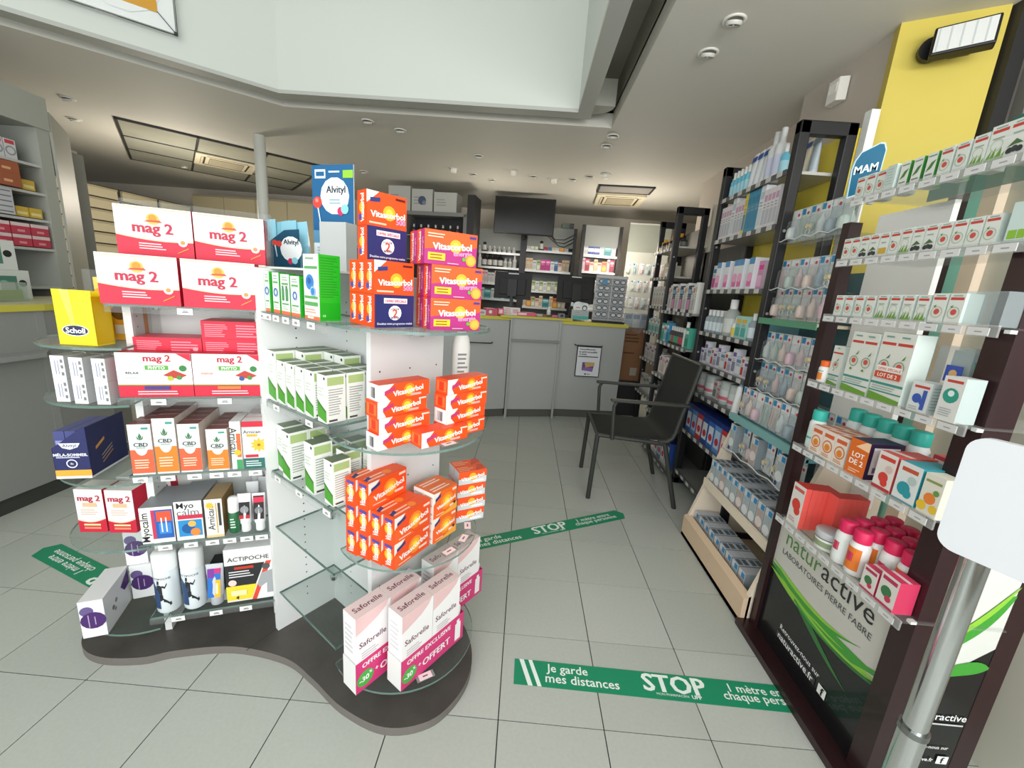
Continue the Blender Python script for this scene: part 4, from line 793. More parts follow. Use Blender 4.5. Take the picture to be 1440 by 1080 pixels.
# white and teal backing panels standing behind the clear shelves
b = MB(); b.prism([(.47, 1.70), (-.085, 1.70), (-.085, 1.95), (.47, 1.83)], 1.27, 1.276, mat('2f6f5c', .5), axis='x'); nobj(b, 'header_panel')
NZ = [1.672, 1.490, 1.315, 1.093, .860, .578]
for k, z in enumerate(NZ):
    b = MB(); b.box(.985, 1.245, -.115, .40, z-.004, z, ACRY); b.box(.98, .985, -.118, .402, z-.022, z+.004, glassy('e9ebe9', .22)); sh = b.obj('clear_shelf', nd, NO)
    n = 9
    for i in range(n):
        y = .375-.057*i
        b = MB(); b.box(.9785, .9798, y-.022, y+.022, z-.020, z-.003, mat('d6d7d6', .5)); b.print_on((.9785, y+.022, z-.020), (0, -1, 0), (0, 0, 1), .044, .017, [('r', .35, .38, .7, .55, '9a9b9e')]); b.obj('price_tag', sh)
    b = MB()
    for y in (-.10, .385): b.box(1.02, 1.035, y-.006, y+.006, z-.012, z-.004, WHITE)
    b.obj('shelf_clip', sh)
WG = 'dde1da'
def oil(w, h, style=0, d=.04):
    F = [('r', .08, .78, .92, .87, 'c4453a'), ('r', .2, .9, .8, .94, '8aa8a2')]
    if style == 0: F += [('o', .5, .36, .2, 'a9b8a0', .86), ('d', .5, .38, .10, 'c8524a'), ('p', [(.2, .55), (.4, .62), (.35, .52)], '5a8a4a')]
    if style == 1: F += [('p', [(.0, .0), (.3, .32), (.25, .05), (.5, .38), (.5, .04), (.8, .34), (.85, .05), (1, .2), (1, 0)], '6a9a3a'), ('r', .2, .6, .8, .64, '9aa8a0'), ('o', .5, .42, .17, 'b4c4ac', .86)]
    if style == 2: F += [('d', .25, .15, .09, '33363a'), ('d', .5, .18, .09, '3c3f42'), ('d', .75, .15, .09, '33363a'), ('p', [(.1, .25), (.5, .45), (.9, .3), (.5, .3)], '4a6a42'), ('r', .25, .6, .75, .64, '9aa8a0')]
    if style == 3: F += [('r', .1, .1, .9, .35, 'c9a23a'), ('r', .25, .55, .75, .6, '9aa8a0')]
    if style == 4: F = [('r', .1, .85, .9, .9, '77897a'), ('p', [(.1, .3), (.5, .62), (.95, .7), (.6, .4)], '4f7a3a'), ('r', .15, .15, .85, .2, '77797a')]
    return carton(w, d, h, WG, F=F, side='c9d6cf' if style != 4 else '3f8a3a', top='d3d6cf')
OL = [oil(.031, .064, 0), oil(.032, .066, 1), oil(.032, .065, 2), oil(.031, .064, 3), oil(.027, .064, 4), oil(.036, .070, 0), oil(.038, .073, 1), oil(.038, .073, 2)]
plainb = carton(.030, .05, .066, 'c5d3ce', F=[('l', .1, .2, .9, .9, 6, 'aebdb8')])
def NP(me, y, z, label, name='herbal_box', cat='box', x=1.015, rz=-90, group=None): return put(me, name, cat, label, (x, y, z+.0005), rz, group)
rows = [(NZ[0], 'the top clear shelf', [0, 0, 0, 'p', 4, 4, 4, 0, 0, 1, 6, 7], .386, .0378),
        (NZ[1], 'the second clear shelf', [0, 0, 2, 2, 3, 0, 1, 2, 2, 0, 0, 0, 0], .380, .0345),
        (NZ[2], 'the third clear shelf', [0, 0, 0, 0, 1, 1, 1, 1, 5, 5], .356, .0405)]
DS = {'p': 'plain pale green carton', 0: 'white herbal carton with red fruit', 1: 'white herbal carton with grass print', 2: 'white herbal carton with dark berries', 3: 'white herbal carton with yellow band', 4: 'white carton with green side', 5: 'larger white carton with red fruit', 6: 'larger white carton with grass print', 7: 'larger white carton with dark berries'}
for z, nm, seq, y0, st in rows:
    for i, k in enumerate(seq):
        me_ = plainb if k == 'p' else OL[k]
        NP(me_, y0-i*st, z, '%s, %s of the front row, %s' % (DS[k], ORD[i] if i else 'leftmost', nm), x=1.008)
        if i % 2 == 0: NP(me_, y0-i*st, z, '%s, rear row, behind the %s one, %s' % (DS[k].replace(' herbal', ''), ORD[i] if i else 'leftmost', nm[4:]), x=1.060)
def clearpack(w, h, d, z, y, label, x=1.03):
    t = thing('clear_wrapped_pack', label, 'pack', (x, y, z+.0005), -90)
    b = MB(); b.box(-w/2, w/2, -d/2, d/2, 0, h, glassy('cfdcdf', .30, .08)); b.box(-w/2+.004, w/2-.004, d/2-.006, d/2-.004, .004, h-.01, mat('c9d3d2', .5)); b.obj('wrapper', t); return t
clearpack(.085, .075, .07, NZ[2], -.060, 'clear wrapped pale pack at the right end of the third clear shelf')
NP(carton(.040, .05, .08, 'c9dcd8', F=[('r', .1, .08, .5, .3, '8ab83a'), ('r', .55, .08, .9, .3, '8ab83a')]), -.088, NZ[1], 'pale green carton with two green squares on the second clear shelf', x=1.01)
NP(carton(.045, .05, .078, 'ccd8d4', F=[('l', .1, .2, .9, .9, 6, 'aebdb8')]), -.085, NZ[0], 'plain pale carton at the right end of the top clear shelf', x=1.01)
def tallherb(w, h, n=1, lot=False):
    F = [('r', .04, .8, .96, .84, 'c4453a')] if n == 1 else [('r', .04, .82, .47, .86, 'c4453a'), ('r', .53, .82, .96, .86, 'c4453a')]
    F += [('r', 0, .24, 1, .275, '3f8f86'), ('r', 0, .13, 1, .15, '3f8f86'), ('p', [(0, 0), (1, 0), (1, .06), (0, .12)], '6a9a3a'), ('l', .08, .16, .9, .23, 2, '9ab0aa')]
    for i in range(n):
        cx = .5 if n == 1 else (.27, .75)[i]
        F += [('o', cx, .52, .085, '5a8a4a', .88), ('d', cx, .53, .042, 'c8524a'), ('p', [(cx+.02, .62), (cx+.14/n+.06, .70), (cx+.12/n+.05, .64)], '4a7a3a'), ('r', cx-.12, .93, cx+.12, .95, '6a9a92'), ('p', [(cx-.1, .38), (cx-.02, .42), (cx+.02, .37)], '5a8a3a')]
    if lot: F += [('r', .12, .44, .9, .52, 'f3ece6'), ('t', 'OFFRE SPÉCIALE', .51, .48, .7, 'c4453a', 0, .01), ('r', .1, .34, .9, .43, 'cf4a2c'), ('t', 'LOT DE 2', .5, .385, .6, 'f6f0ea', 0, .03)]
    return carton(w, .05, h, 'dcded6', F=F, side='cfdad4', top='cdd2cb')
def pillbottle(loc, rz, capc, bodyc, label, lab=(), r=.02, h=.085, name='pill_bottle', group=None):
    t = thing(name, label, 'bottle', loc, rz, group)
    b = MB(); b.lathe([(r*.9, 0), (r, .004), (r, h*.66), (r*.8, h*.74)], pm(bodyc), 18); b.obj('bottle_body', t)
    b = MB(); b.lathe([(r*.86, h*.74), (r*.88, h*.76), (r*.88, h*.98), (r*.8, h), (.001, h)], pm(capc), 18, cap=False); b.obj('cap', t)
    if lab:
        b = MB(); n = 8
        for u0, u1, z0, z1, c_ in lab:
            for i in range(n):
                a0 = R(-90)+(u0+(u1-u0)*i/n); a1 = R(-90)+(u0+(u1-u0)*(i+1)/n); rr = r+.0004
                b.add([(rr*math.cos(a0), rr*math.sin(a0), z0*h), (rr*math.cos(a1), rr*math.sin(a1), z0*h), (rr*math.cos(a1), rr*math.sin(a1), z1*h), (rr*math.cos(a0), rr*math.sin(a0), z1*h)], [(0, 1, 2, 3)], pm(c_), True)
        b.obj('label', t)
    return t
z4 = NZ[3]
pillbottle((1.004, .365, z4+.0005), -90, 'ee6a22', 'eceae6', 'small white pill bottle with an orange cap on the fourth clear shelf', [(-.6, .6, .12, .45, 'e88a3a'), (-.7, .7, .5, .55, '7ab0a8')], r=.019, h=.072)
NP(tallherb(.045, .128), .315, z4, 'slim white herbal carton beside the orange capped bottle', x=1.02)
NP(tallherb(.095, .180, 2), .207, z4, 'tall double carton with two red fruits, left of the LOT DE 2 carton', x=1.005)
NP(tallherb(.100, .188, 2, True), .102, z4, 'tall double carton with a red LOT DE 2 band on the fourth clear shelf', x=1.005)
clearpack(.085, .168, .04, z4, .022, 'large clear wrapped pale pack beside the LOT DE 2 carton', 1.075)
clearpack(.065, .172, .04, z4, -.062, 'large clear wrapped pale pack at the right end of the fourth shelf', 1.075)
b = MB(); b.box(-.02, .02, -.001, 0, 0, .04, mat('2c4aa8', .4)); b.print_on((-.02, -.001, 0), (1, 0, 0), (0, 0, 1), .04, .04, [('d', .5, .5, .25, 'd8a86a')]); NP(b.mesh('leaflet'), .010, z4+.082, 'small blue square leaflet fixed on the left clear wrapped pack', 'leaflet', 'leaflet', x=1.050)
b = MB(); b.prism([(-.028, 0), (.028, 0), (.034, .035), (-.034, .035)], -.001, 0, mat('2f8f7c', .4), axis='y'); b.print_on((-.03, -.001, 0), (1, 0, 0), (0, 0, 1), .06, .035, [('d', .5, .45, .35, '4a3a34')]); NP(b.mesh('leaflet'), -.065, z4+.102, 'small green leaflet fixed on the right clear wrapped pack', 'leaflet', 'leaflet', x=1.050)
NP(carton(.052, .045, .076, 'd9dedd', F=[('r', .15, .8, .9, .88, 'c4453a'), ('d', .4, .45, .16, '3a5ab0'), ('d', .7, .35, .1, '3a5ab0'), ('r', .65, .1, .85, .75, '3a5ab0'), ('l', .1, .05, .6, .2, 2, 'a9b4b4')], Rt=[('l', .1, .1, .9, .9, 8, '9fb0ae')], side='c5cfcd'), .006, z4, 'white spray carton with blue spray print on the fourth clear shelf', x=1.005)
NP(carton(.048, .045, .104, 'dfe0dc', F=[('r', .15, .87, .9, .93, 'c4453a'), ('d', .5, .58, .17, '2f9a86'), ('d', .5, .63, .07, 'dff0ec'), ('l', .15, .1, .8, .3, 4, 'a9b4b4')], side='aebbb9'), -.070, z4, 'white carton with a round teal emblem on the fourth clear shelf', x=1.0)
z5 = NZ[4]
for i in range(5):
    pillbottle((1.125, .335-.056*i, z5+.0005), -90, '35b5a6', 'e3e9e8', 'white bottle with teal cap, rear of the fifth shelf, %s' % ordl(i, 5, 'five'), [(-1, 1, .1, .5, 'd5ebe6'), (-.6, .6, .25, .3, '4aa89a')], r=.026, h=.155)
pillbottle((1.022, .362, z5+.0005), -90, '35b5a6', 'e3e9e8', 'white bottle with a teal cap in front at the left end of the fifth shelf', [(-1, 1, .1, .5, 'd5ebe6'), (-.6, .6, .25, .3, '4aa89a')], r=.024, h=.135)
ob = carton(.050, .105, .094, 'ecdfd2', F=[('r', .1, .75, .9, .88, 'd8643a'), ('o', .5, .45, .22, 'd8783a', .8), ('d', .5, .42, .12, 'e88a2a'), ('l', .15, .08, .85, .2, 2, 'c98a5a')], side='e9e0d8', top='d07a5a', T=[('p', [(0, .1), (1, .3), (1, .42), (0, .22)], 'f0e6de'), ('p', [(0, .5), (1, .7), (1, .8), (0, .62)], 'f0e6de')])
for i in range(3): NP(ob, .305-.0525*i, z5, 'white and orange vitamin carton on the fifth clear shelf, %s one' % ('left', 'middle', 'right')[i], x=1.038)
NP(carton(.062, .105, .108, 'd86a24', F=[('t', 'LOT', .52, .58, .62, 'f9efe6', 0, .03), ('t', 'DE 2', .5, .38, .7, 'f9efe6', 0, .03), ('p', [(.3, .8), (.8, 1), (1, 1), (1, .75)], 'f2c9a0'), ('l', .2, .08, .8, .2, 2, 'f3c4a0')], side='2a1d3c', Rt=[('r', .12, .15, .88, .9, 'd9d9dc'), ('d', .5, .7, .1, '3a3a3e'), ('r', .3, .5, .7, .62, '3a3a3e'), ('r', .2, .2, .8, .35, '7a6a7e')], top='34244a'), .138, z5, 'orange and navy carton reading LOT DE 2 on the fifth clear shelf', x=1.036, rz=-84)
NP(carton(.056, .10, .106, 'e4ded8', F=[('r', .1, .8, .9, .9, 'd0453a'), ('d', .5, .35, .14, 'd8443a'), ('d', .6, .22, .1, 'd8443a'), ('r', 0, 0, 1, .1, 'b8343a'), ('d', .7, .6, .1, 'd9c0b8')], side='cf4a4a', top='dd5a54', T=[('p', [(0, .2), (1, .3), (1, .45), (0, .35)], 'f0e6de')]), .040, z5, 'white and red carton right of the LOT DE 2 carton', x=1.035)
NP(carton(.062, .09, .104, 'dfe4e2', F=[('r', .15, .78, .85, .88, 'c4543a'), ('d', .42, .35, .17, '2f9aa6'), ('d', .62, .25, .11, '2f9aa6'), ('d', .7, .6, .11, 'b8c8c6'), ('r', 0, 0, 1, .05, '2f8a96')], side='2f93a0', top='3a9fae'), -.026, z5, 'white carton with a teal side on the fifth clear shelf', x=1.03)
NP(carton(.048, .045, .102, 'e2e0d2', F=[('r', .1, .8, .9, .86, '8a9a5a'), ('d', .5, .42, .14, 'e8843a'), ('d', .2, .2, .12, 'e9c23a'), ('d', .8, .2, .1, 'e9c23a'), ('d', .75, .6, .07, '6a9a4a')], side='c9c9bc'), -.088, z5, 'white carton with yellow flowers and an orange fruit on the fifth shelf', x=1.008)
for i in range(3): NP(carton(.06, .08, .104, 'c83a4a', F=[('r', .1, .7, .9, .9, 'eee0dc')], top='e05a5e', T=[('r', 0, .4, 1, .55, 'f0e6de')]), .045-.065*i, z5, 'red topped carton in the rear row of the fifth shelf, %s one' % ('left', 'middle', 'right')[i], x=1.175)
z6 = NZ[5]
NP(carton(.062, .02, .152, 'e3e0da', F=[('r', .1, .84, .9, .92, 'd0605a'), ('d', .5, .52, .14, 'd8443a'), ('d', .65, .38, .1, 'd8443a'), ('l', .15, .08, .7, .2, 2, 'c9a09a')], side='ee6058', top='d8342c'), .328, z6, 'white faced coral carton at the left end of the lowest clear shelf', x=1.0)
for i in range(5): NP(carton(.062, .019, .150-.001*i, 'ee6058', side='ee6058', top='d8342c'), .328, z6, 'coral carton packed behind the white faced one, %s from the front' % ORD[i+1], x=1.021+.0195*i)
for i in range(5): NP(carton(.045, .02, .150, 'ee6058', side='ee6058', top='d8342c'), .272, z6, 'coral carton in the right hand column on the lowest shelf, %s from the front' % ('first', 'second', 'third', 'fourth', 'fifth')[i], x=1.075+.0205*i)
t = thing('cream_jar', 'round white cream jar with a silver lid on the lowest clear shelf', 'jar', (1.020, .195, z6+.0005))
MB().lathe([(.033, 0), (.037, .004), (.037, .038), (.034, .040)], mat('dfe0da', .4), 24).obj('jar_body', t); MB().lathe([(.038, .040), (.039, .042), (.039, .060), (.037, .062), (.001, .0625)], mat('b9bbbd', .3), 24, cap=False).obj('lid', t)
b = MB(); b.lathe([(.0374, .012), (.0374, .030)], mat('8a9a78', .5), 24, cap=False); b.lathe([(.0378, .0375), (.0378, .040)], BLACK, 24, cap=False); b.obj('label', t)
for r_ in range(4):
    for i in range(4):
        x = 1.012+.054*r_; y = .128-.054*i+.012*r_
        if r_ == 0 and i > 1: continue
        lab = [(-1.1, 1.1, .12, .62, 'e27a2c' if i % 2 == 1 else 'dfe9e6'), (-.4, .4, .3, .5, 'cf3a5a')]
        pillbottle((x, y, z6+.0005), -90, 'd8265a', 'e6e6e4', 'white pill bottle with a pink cap, %s, %s on the lowest shelf' % (('front row', 'second row', 'third row', 'rear row')[r_], ORD[i] + ' from left' if i else 'leftmost'), lab, r=.0255, h=.138)
for i in range(2): NP(carton(.046+.006*i, .05, .072+.018*i, 'dfdad4', F=[('r', .1, .8, .9, .92, 'b8345a'), ('d', .45, .48, .17, '3f7a4a'), ('d', .62, .3, .1, 'c83a5a'), ('r', 0, 0, 1, .1, 'b8345a')], side='c23458', top='cc3f62', T=[('r', 0, .4, 1, .6, 'e9c9cf')]), -.008-.055*i, z6, 'small crimson and white carton at the right of the lowest shelf, %s one' % ('left', 'right')[i], x=1.008)

# teal and wood back furniture by the window
t = thing('cosmetics_furniture', 'teal and light wood panelled furniture seen through the clear shelves', 'shelf unit', (1.50, .4, 0))
MB().box(-.05, .05, .08, .12, 0, 1.78, mat('9be0cf', .5)).obj('teal_panel', t); MB().box(-.05, .05, .03, .08, 0, 1.78, mat('f0dcc6', .5, noise=.06, nscale=5)).obj('wood_panel', t)
MB().box(-.045, .05, .12, .20, 0, 1.78, mat('5a4a4a', .5)).obj('dark_upright', t); MB().box(-.19, -.17, .015, .30, .62, 1.70, mat('f8f8f6', .5)).obj('white_panel', t); MB().box(-.02, .05, -.50, .03, .0, 1.78, mat('c4c2b4', .35)).obj('glossy_panel', t)

# ---- hand gel stand close to the camera
t = thing('hand_gel_stand', 'white hand gel dispenser on a chrome pole, nearest thing at the right', 'stand', (.735, -.415, 0))
b = MB(); b.lathe([(.020, .03), (.020, .60)], CHROME, 28); b.obj('pole', t); b = MB(); b.lathe([(.0215, .60), (.0215, .612)], mat('8a8d8d', .2, metal=1), 28); b.lathe([(.0175, .612), (.0175, 1.05)], CHROME, 28); b.obj('upper_pole', t)
MB().lathe([(.15, 0), (.15, .008), (.14, .012), (.03, .03)], mat('2a2b2c', .4), 32).obj('foot', t)
b = MB(); W_, H_, rc = .30, .172, .022; P_ = []
for cx, cz, a0 in ((W_-rc, rc, -90), (W_-rc, H_-rc, 0), (rc, H_-rc, 90), (rc, rc, 180)):
    for a in range(0, 91, 15): P_.append((cx+rc*math.cos(R(a0+a)), cz+rc*math.sin(R(a0+a))))
b.M = Matrix.Translation((-.108, -.035, .995)) @ Matrix.Rotation(R(-64), 4, 'Z'); b.prism(P_, -.012, .0, mat('c9ccd0', .35), axis='y'); b.obj('dispenser_plate', t, bevel=.004)
b2 = MB(); b2.M = b.M.copy(); b2.box(.03, .27, .001, .09, .02, .13, mat('c4c7cb', .35)); b2.obj('dispenser_body', t, bevel=.008)
b2 = MB(); b2.M = b.M.copy(); b2.print_on((.19, -.0125, .03), (1, 0, 0), (0, 0, 1), .05, .05, [('o', .5, .5, .4, 'd5d8da', .85)]); b2.obj('emblem', t)
t = thing('floor_mat_disc', 'black round stand foot at the bottom edge of the photo', 'stand', (.80, -.10, 0)) if 0 else None

# ================================================================== black framed wall units
SHELFM = mat('8f8f8c', .4, metal=.2)
def end_frame(parent, y, x0, x1, zt, th=.045, name='end_frame', mid=(), O=(0, 0)):
    b = MB(); w_ = .05
    for q in ((x0, x0+w_, 0, zt), (x1-w_, x1, 0, zt), (x0, x1, zt-w_*1.2, zt), (x0, x1, 0, .05)): b.box(q[0]-O[0], q[1]-O[0], y-th/2-O[1], y+th/2-O[1], q[2], q[3], BLK)
    for z in mid: b.box(x0-O[0], x1-O[0], y-th/2-O[1], y+th/2-O[1], z-.015, z+.015, BLK)
    b.obj(name, parent, (0, 0, 0), 0, .006)
    b = MB()
    for z in (.6, 1.0, 1.3, 1.7): b.M = Matrix.Translation((x0+.02-O[0], y-th/2-O[1], z)) @ Matrix.Rotation(R(90), 4, 'X'); b.lathe([(.007, -.002), (.007, .004)], mat('b9b9b9', .3, metal=.6), 10)
    b.obj('bolt', parent)
def shelf(parent, O, x0, x1, y0, y1, z, m=None, tags=True):
    b = MB(); b.box(x0-O[0], x1-O[0], y0-O[1], y1-O[1], z-.014, z, m or SHELFM); b.box(x0-.008-O[0], x0-O[0], y0-O[1], y1-O[1], z-.022, z+.004, mat('55565a', .4)); sh = b.obj('shelf', parent)
    if tags:
        n = max(2, int((y1-y0)/.09))
        for i in range(n):
            y = y1-(i+.5)*(y1-y0)/n-O[1]; b = MB(); b.box(x0-.010-O[0], x0-.0082-O[0], y-.022, y+.022, z-.021, z+.003, mat('c4c4bf', .5)); b.obj('price_tag', sh)
    return sh
u2 = thing('wall_shelf_unit', 'black framed shelf unit with a yellow upper back behind the baby display', 'shelf unit', (1.32, 1.5, 0)); O2_ = (1.32, 1.5)
end_frame(u2, 1.885, 1.19, 1.455, 2.19, O=O2_); end_frame(u2, 1.155, 1.19, 1.455, 2.19, O=O2_)
b = MB(); b.box(1.458-1.32, 1.47-1.32, 1.14-1.5, 1.90-1.5, 1.2, 2.17, mat('f1dd55', .5)); b.obj('yellow_back', u2); b = MB(); b.box(1.458-1.32, 1.47-1.32, 1.14-1.5, 1.90-1.5, 0, 1.2, mat('3a3a38', .6)); b.obj('dark_back', u2)
b = MB(); b.box(1.462-1.32, 1.50-1.32, 1.09-1.5, 1.13-1.5, 0, 2.23, WHITE); b.obj('white_upright', u2)
Z2 = [1.985, 1.735, 1.42, 1.145, .935, .735, .44, .12]
for z in Z2: shelf(u2, O2_, 1.195, 1.45, 1.18, 1.86, z, mat('b9b9b4', .3, metal=.3) if z > 1.5 else None)
# product kinds for the walls
def box_kind(w, d, h, base, accents, side=None, top=None): return carton(w, d, h, base, F=accents, side=side, top=top)
def bottle_mesh(r, h, body, cap, label=None, neck=.42):
    b = MB(); hb = h*(1-neck*.6)
    b.lathe([(r*.92, 0), (r, .004), (r, hb*.85), (r*neck*1.1, hb)], pm(body), 14); b.lathe([(r*neck*1.15, hb), (r*neck*1.15, h), (.001, h)], pm(cap), 12, cap=False)
    if label: b.lathe([(r+.0005, hb*.15), (r+.0005, hb*.65)], pm(label), 14, cap=False)
    return b.mesh('bottle')
def tube_mesh(w, h, body, cap, band):
    b = MB(); n = 10; vs = []; fs = []; ch = h*.15
    for q, sx, sy in ((0, .8, .8), (.5, .9, .5), (1, 1, .06)):
        for i in range(n): a = 2*PI*i/n; vs.append((w/2*sx*math.cos(a), w/2*sy*math.sin(a), ch+(h-ch)*q))
    for j in range(2):
        for i in range(n): fs.append((j*n+i, j*n+(i+1) % n, (j+1)*n+(i+1) % n, (j+1)*n+i))
    b.add(vs, fs, pm(body), True); b.lathe([(w*.36, 0), (w*.38, ch)], pm(cap), 10)
    b.add([(-w*.40, -w*.2, h*.78), (w*.40, -w*.2, h*.78), (w*.44, -w*.1, h*.92), (-w*.44, -w*.1, h*.92)], [(0, 1, 2, 3)], pm(band))
    return b.mesh('tube')
def fill(y0, y1, x, z, kinds, where, n=None, rz=-90, name=None, rows=1, gap=.002, jit=0):
    """stand things from y1 (left in the photo) to y0 along a shelf that faces -x"""
    y = y1; i = 0; seq = []
    while True:
        k = kinds[i % len(kinds)]; wd = k[1]
        if y-wd < y0: break
        seq.append((k, y-wd/2)); y -= wd+gap; i += 1
    N = len(seq)
    for i, (k, yy) in enumerate(seq):
        for r_ in range(rows):
            lb = k[4] + ', ' + (('leftmost' if i == 0 else 'rightmost' if i == N-1 else ORD[min(i, 19)] + ' from left')) + (' ', ', second row ', ', rear row ')[r_] + 'on ' + where
            put(k[0], k[2], k[3], lb, (x+r_*k[5], yy, z+.0005), rz+(random.uniform(-jit, jit)))
BX = lambda w, h, base, acc, nm='carton', lbl='white carton', d=.05, side=None, top=None: (box_kind(w, d, h, base, acc, side, top), w, nm, 'box', lbl, d+.003)
BT = lambda r, h, body, cap, lab, lbl, nm='bottle': (bottle_mesh(r, h, body, cap, lab), 2*r, nm, 'bottle', lbl, 2*r+.004)
TBE = lambda w, h, body, cap, band, lbl: (tube_mesh(w, h, body, cap, band), w, 'cream_tube', 'tube', lbl, .05)
def A(*c): return [('r', .1, .7, .9, .86, c[0]), ('r', .1, .12, .9, .5, c[1] if len(c) > 1 else c[0]), ('l', .15, .52, .85, .66, 2, '9a9c9e')]
cy = BT(.021, .16, '6fc0d8', 'e8eceb', 'a9d8e6', 'light blue spray can'); wt = TBE(.058, .20, 'dfe3e6', 'e8e8e8', '2a4fa0', 'white cream tube with navy band'); pb = BT(.03, .25, 'd4d6d6', 'cfd1d2', 'c4c8dc', 'tall white pump bottle', 'pump_bottle'); ct = TBE(.055, .19, 'e6dcc4', 'e8e8e8', '2a4fa0', 'cream coloured tube with navy band'); gt = TBE(.055, .19, 'a8b4bc', 'b9c0c4', '8a949c', 'grey blue tube')
fill(1.28, 1.85, 1.24, Z2[0], [cy, cy, cy, cy, cy, wt, wt, wt, pb, pb], 'top black shelf', rows=1)
fill(1.185, 1.40, 1.36, Z2[0], [ct, ct, gt], 'right end of top shelf')
wp = BX(.032, .20, 'e2dde0', A('c79ab8', 'b9bcc4'), 'care_box', 'white and mauve carton', side='c9c9cc'); yb = BX(.03, .225, 'e3cf4a', A('c9b430', '5a8ab0'), 'care_box', 'tall yellow carton'); bb = BX(.04, .225, '3f93b4', A('2f7f9f', '3a86a8'), 'care_box', 'tall blue carton', side='3f93b4'); wb = BX(.045, .23, 'e3e6e8', A('b9c9d0', 'cdd6da'), 'care_box', 'tall white carton')
fill(1.20, 1.85, 1.23, Z2[1], [wp, wp, wp, wp, wb, wp, wp, wp, yb, bb, bb, bb, wb, wp, wp], 'second black shelf')
pk = BX(.052, .15, 'd890b8', A('d83a86', 'e8b0cc'), 'care_pack', 'pink care pack', side='c9b9c4'); wk = BX(.05, .16, 'dde2e6', A('3a7ab0', 'c84a90'), 'care_pack', 'white care pack with blue band'); bk = BX(.05, .17, '3f86b8', A('e6eef2', '5f9ac4'), 'care_pack', 'blue care pack')
pk2 = (carton(.055, .10, .17, 'dfe3e6', F=[('r', 0, .8, 1, 1, '3a8ac0'), ('r', .1, .1, .9, .5, 'e06aa8'), ('d', .5, .4, .15, 'f0a8cc')]), .055, 'care_pack', 'pack', 'white, blue and pink care pack', .1)
fill(1.20, 1.85, 1.24, Z2[2], [wk, pk, pk2, wk, pk2, pk, pk2, pk2, wk, pk2, pk], 'third black shelf')
lb1 = BT(.027, .15, '9aa6ac', 'e4e6e6', 'd5e2e8', 'grey bottle with a pale label and white cap'); big = BT(.045, .22, 'a9adaa', 'f0f0f0', 'c9cdca', 'big clear grey bottle with a white cap'); wbt = BT(.028, .12, 'e9e9e4', 'f3f3f3', 'e9cf5a', 'short white bottle with yellow label'); gb = BX(.06, .13, 'a9d8cf', A('e9b83a', '57b0a8'), 'care_box', 'mint and yellow carton')
fill(1.195, 1.85, 1.235, Z2[3], [lb1, lb1, lb1, lb1, lb1, big, wbt, gb, gb], 'fourth black shelf')
fill(1.195, 1.85, 1.25, Z2[4], [BX(.05, .10, 'dddce4', A('6a4a9a', 'b0a8c8'), 'care_box', 'white and violet carton'), BX(.045, .15, 'e3e3ea', A('7a5aa8', '8a8aa0'), 'care_box', 'taller white carton with violet dots'), BX(.06, .11, 'c9d2dd', A('6a8ab0', 'e3e6ea'), 'care_box', 'pale blue carton'), BX(.03, .12, 'e3e0dc', A('c8402a', 'c8402a'), 'care_box', 'slim white and red carton')], 'fifth black shelf')
tb1 = (MB().lathe([(.05, 0), (.053, .005), (.053, .12), (.05, .125), (.05, .14), (.001, .141)], mat('b9c0bd', .4), 20, cap=False).lathe([(.0534, .02), (.0534, .09)], mat('cfd3d1', .4), 20, cap=False).lathe([(.0538, .03), (.0538, .05)], mat('d06a7a', .4), 20, cap=False).mesh('tub'), .108, 'milk_powder_tub', 'tub', 'grey powder tub with a pink band', .11)
fill(1.195, 1.84, 1.27, Z2[5], [tb1, tb1, BX(.05, .12, 'e3d5d2', A('c86a7a', '6a9a8a'), 'care_box', 'white pink and green carton'), BX(.05, .09, 'e8e2dc', A('d88a9a', 'd9a0a8'), 'care_box', 'small white and pink carton'), tb1], 'sixth black shelf')
put(MB().lathe([(.03, 0), (.032, .005), (.020, .15), (.012, .16)], mat('eceeee', .35), 16).lathe([(.012, .16), (.012, .185), (.001, .19)], mat('8aa6c4', .4), 12, cap=False).mesh('spray'), 'spray_bottle', 'bottle', 'white conical bottle standing out at the right of the sixth black shelf', (1.215, 1.235, Z2[5]+.0005), 0)
wpk = lambda c1, c2, l: (carton(.085, .09, .20, c1, F=[('r', .12, .15, .88, .7, c2), ('d', .5, .35, .12, 'c8324a'), ('r', 0, .85, 1, 1, '22357a')], side='2a4f9a', top='22357a'), .085, 'wipes_pack', 'pack', l, .09)
fill(1.195, 1.85, 1.25, Z2[6], [wpk('3a6ab8', 'dfe6f0', 'blue wipes pack'), wpk('5f8fc8', 'b9d0ea', 'pale blue wipes pack'), wpk('c83a34', 'eadcd8', 'red wipes pack'), wpk('2a4f9a', 'dfe9e6', 'dark blue wipes pack')], 'seventh black shelf')
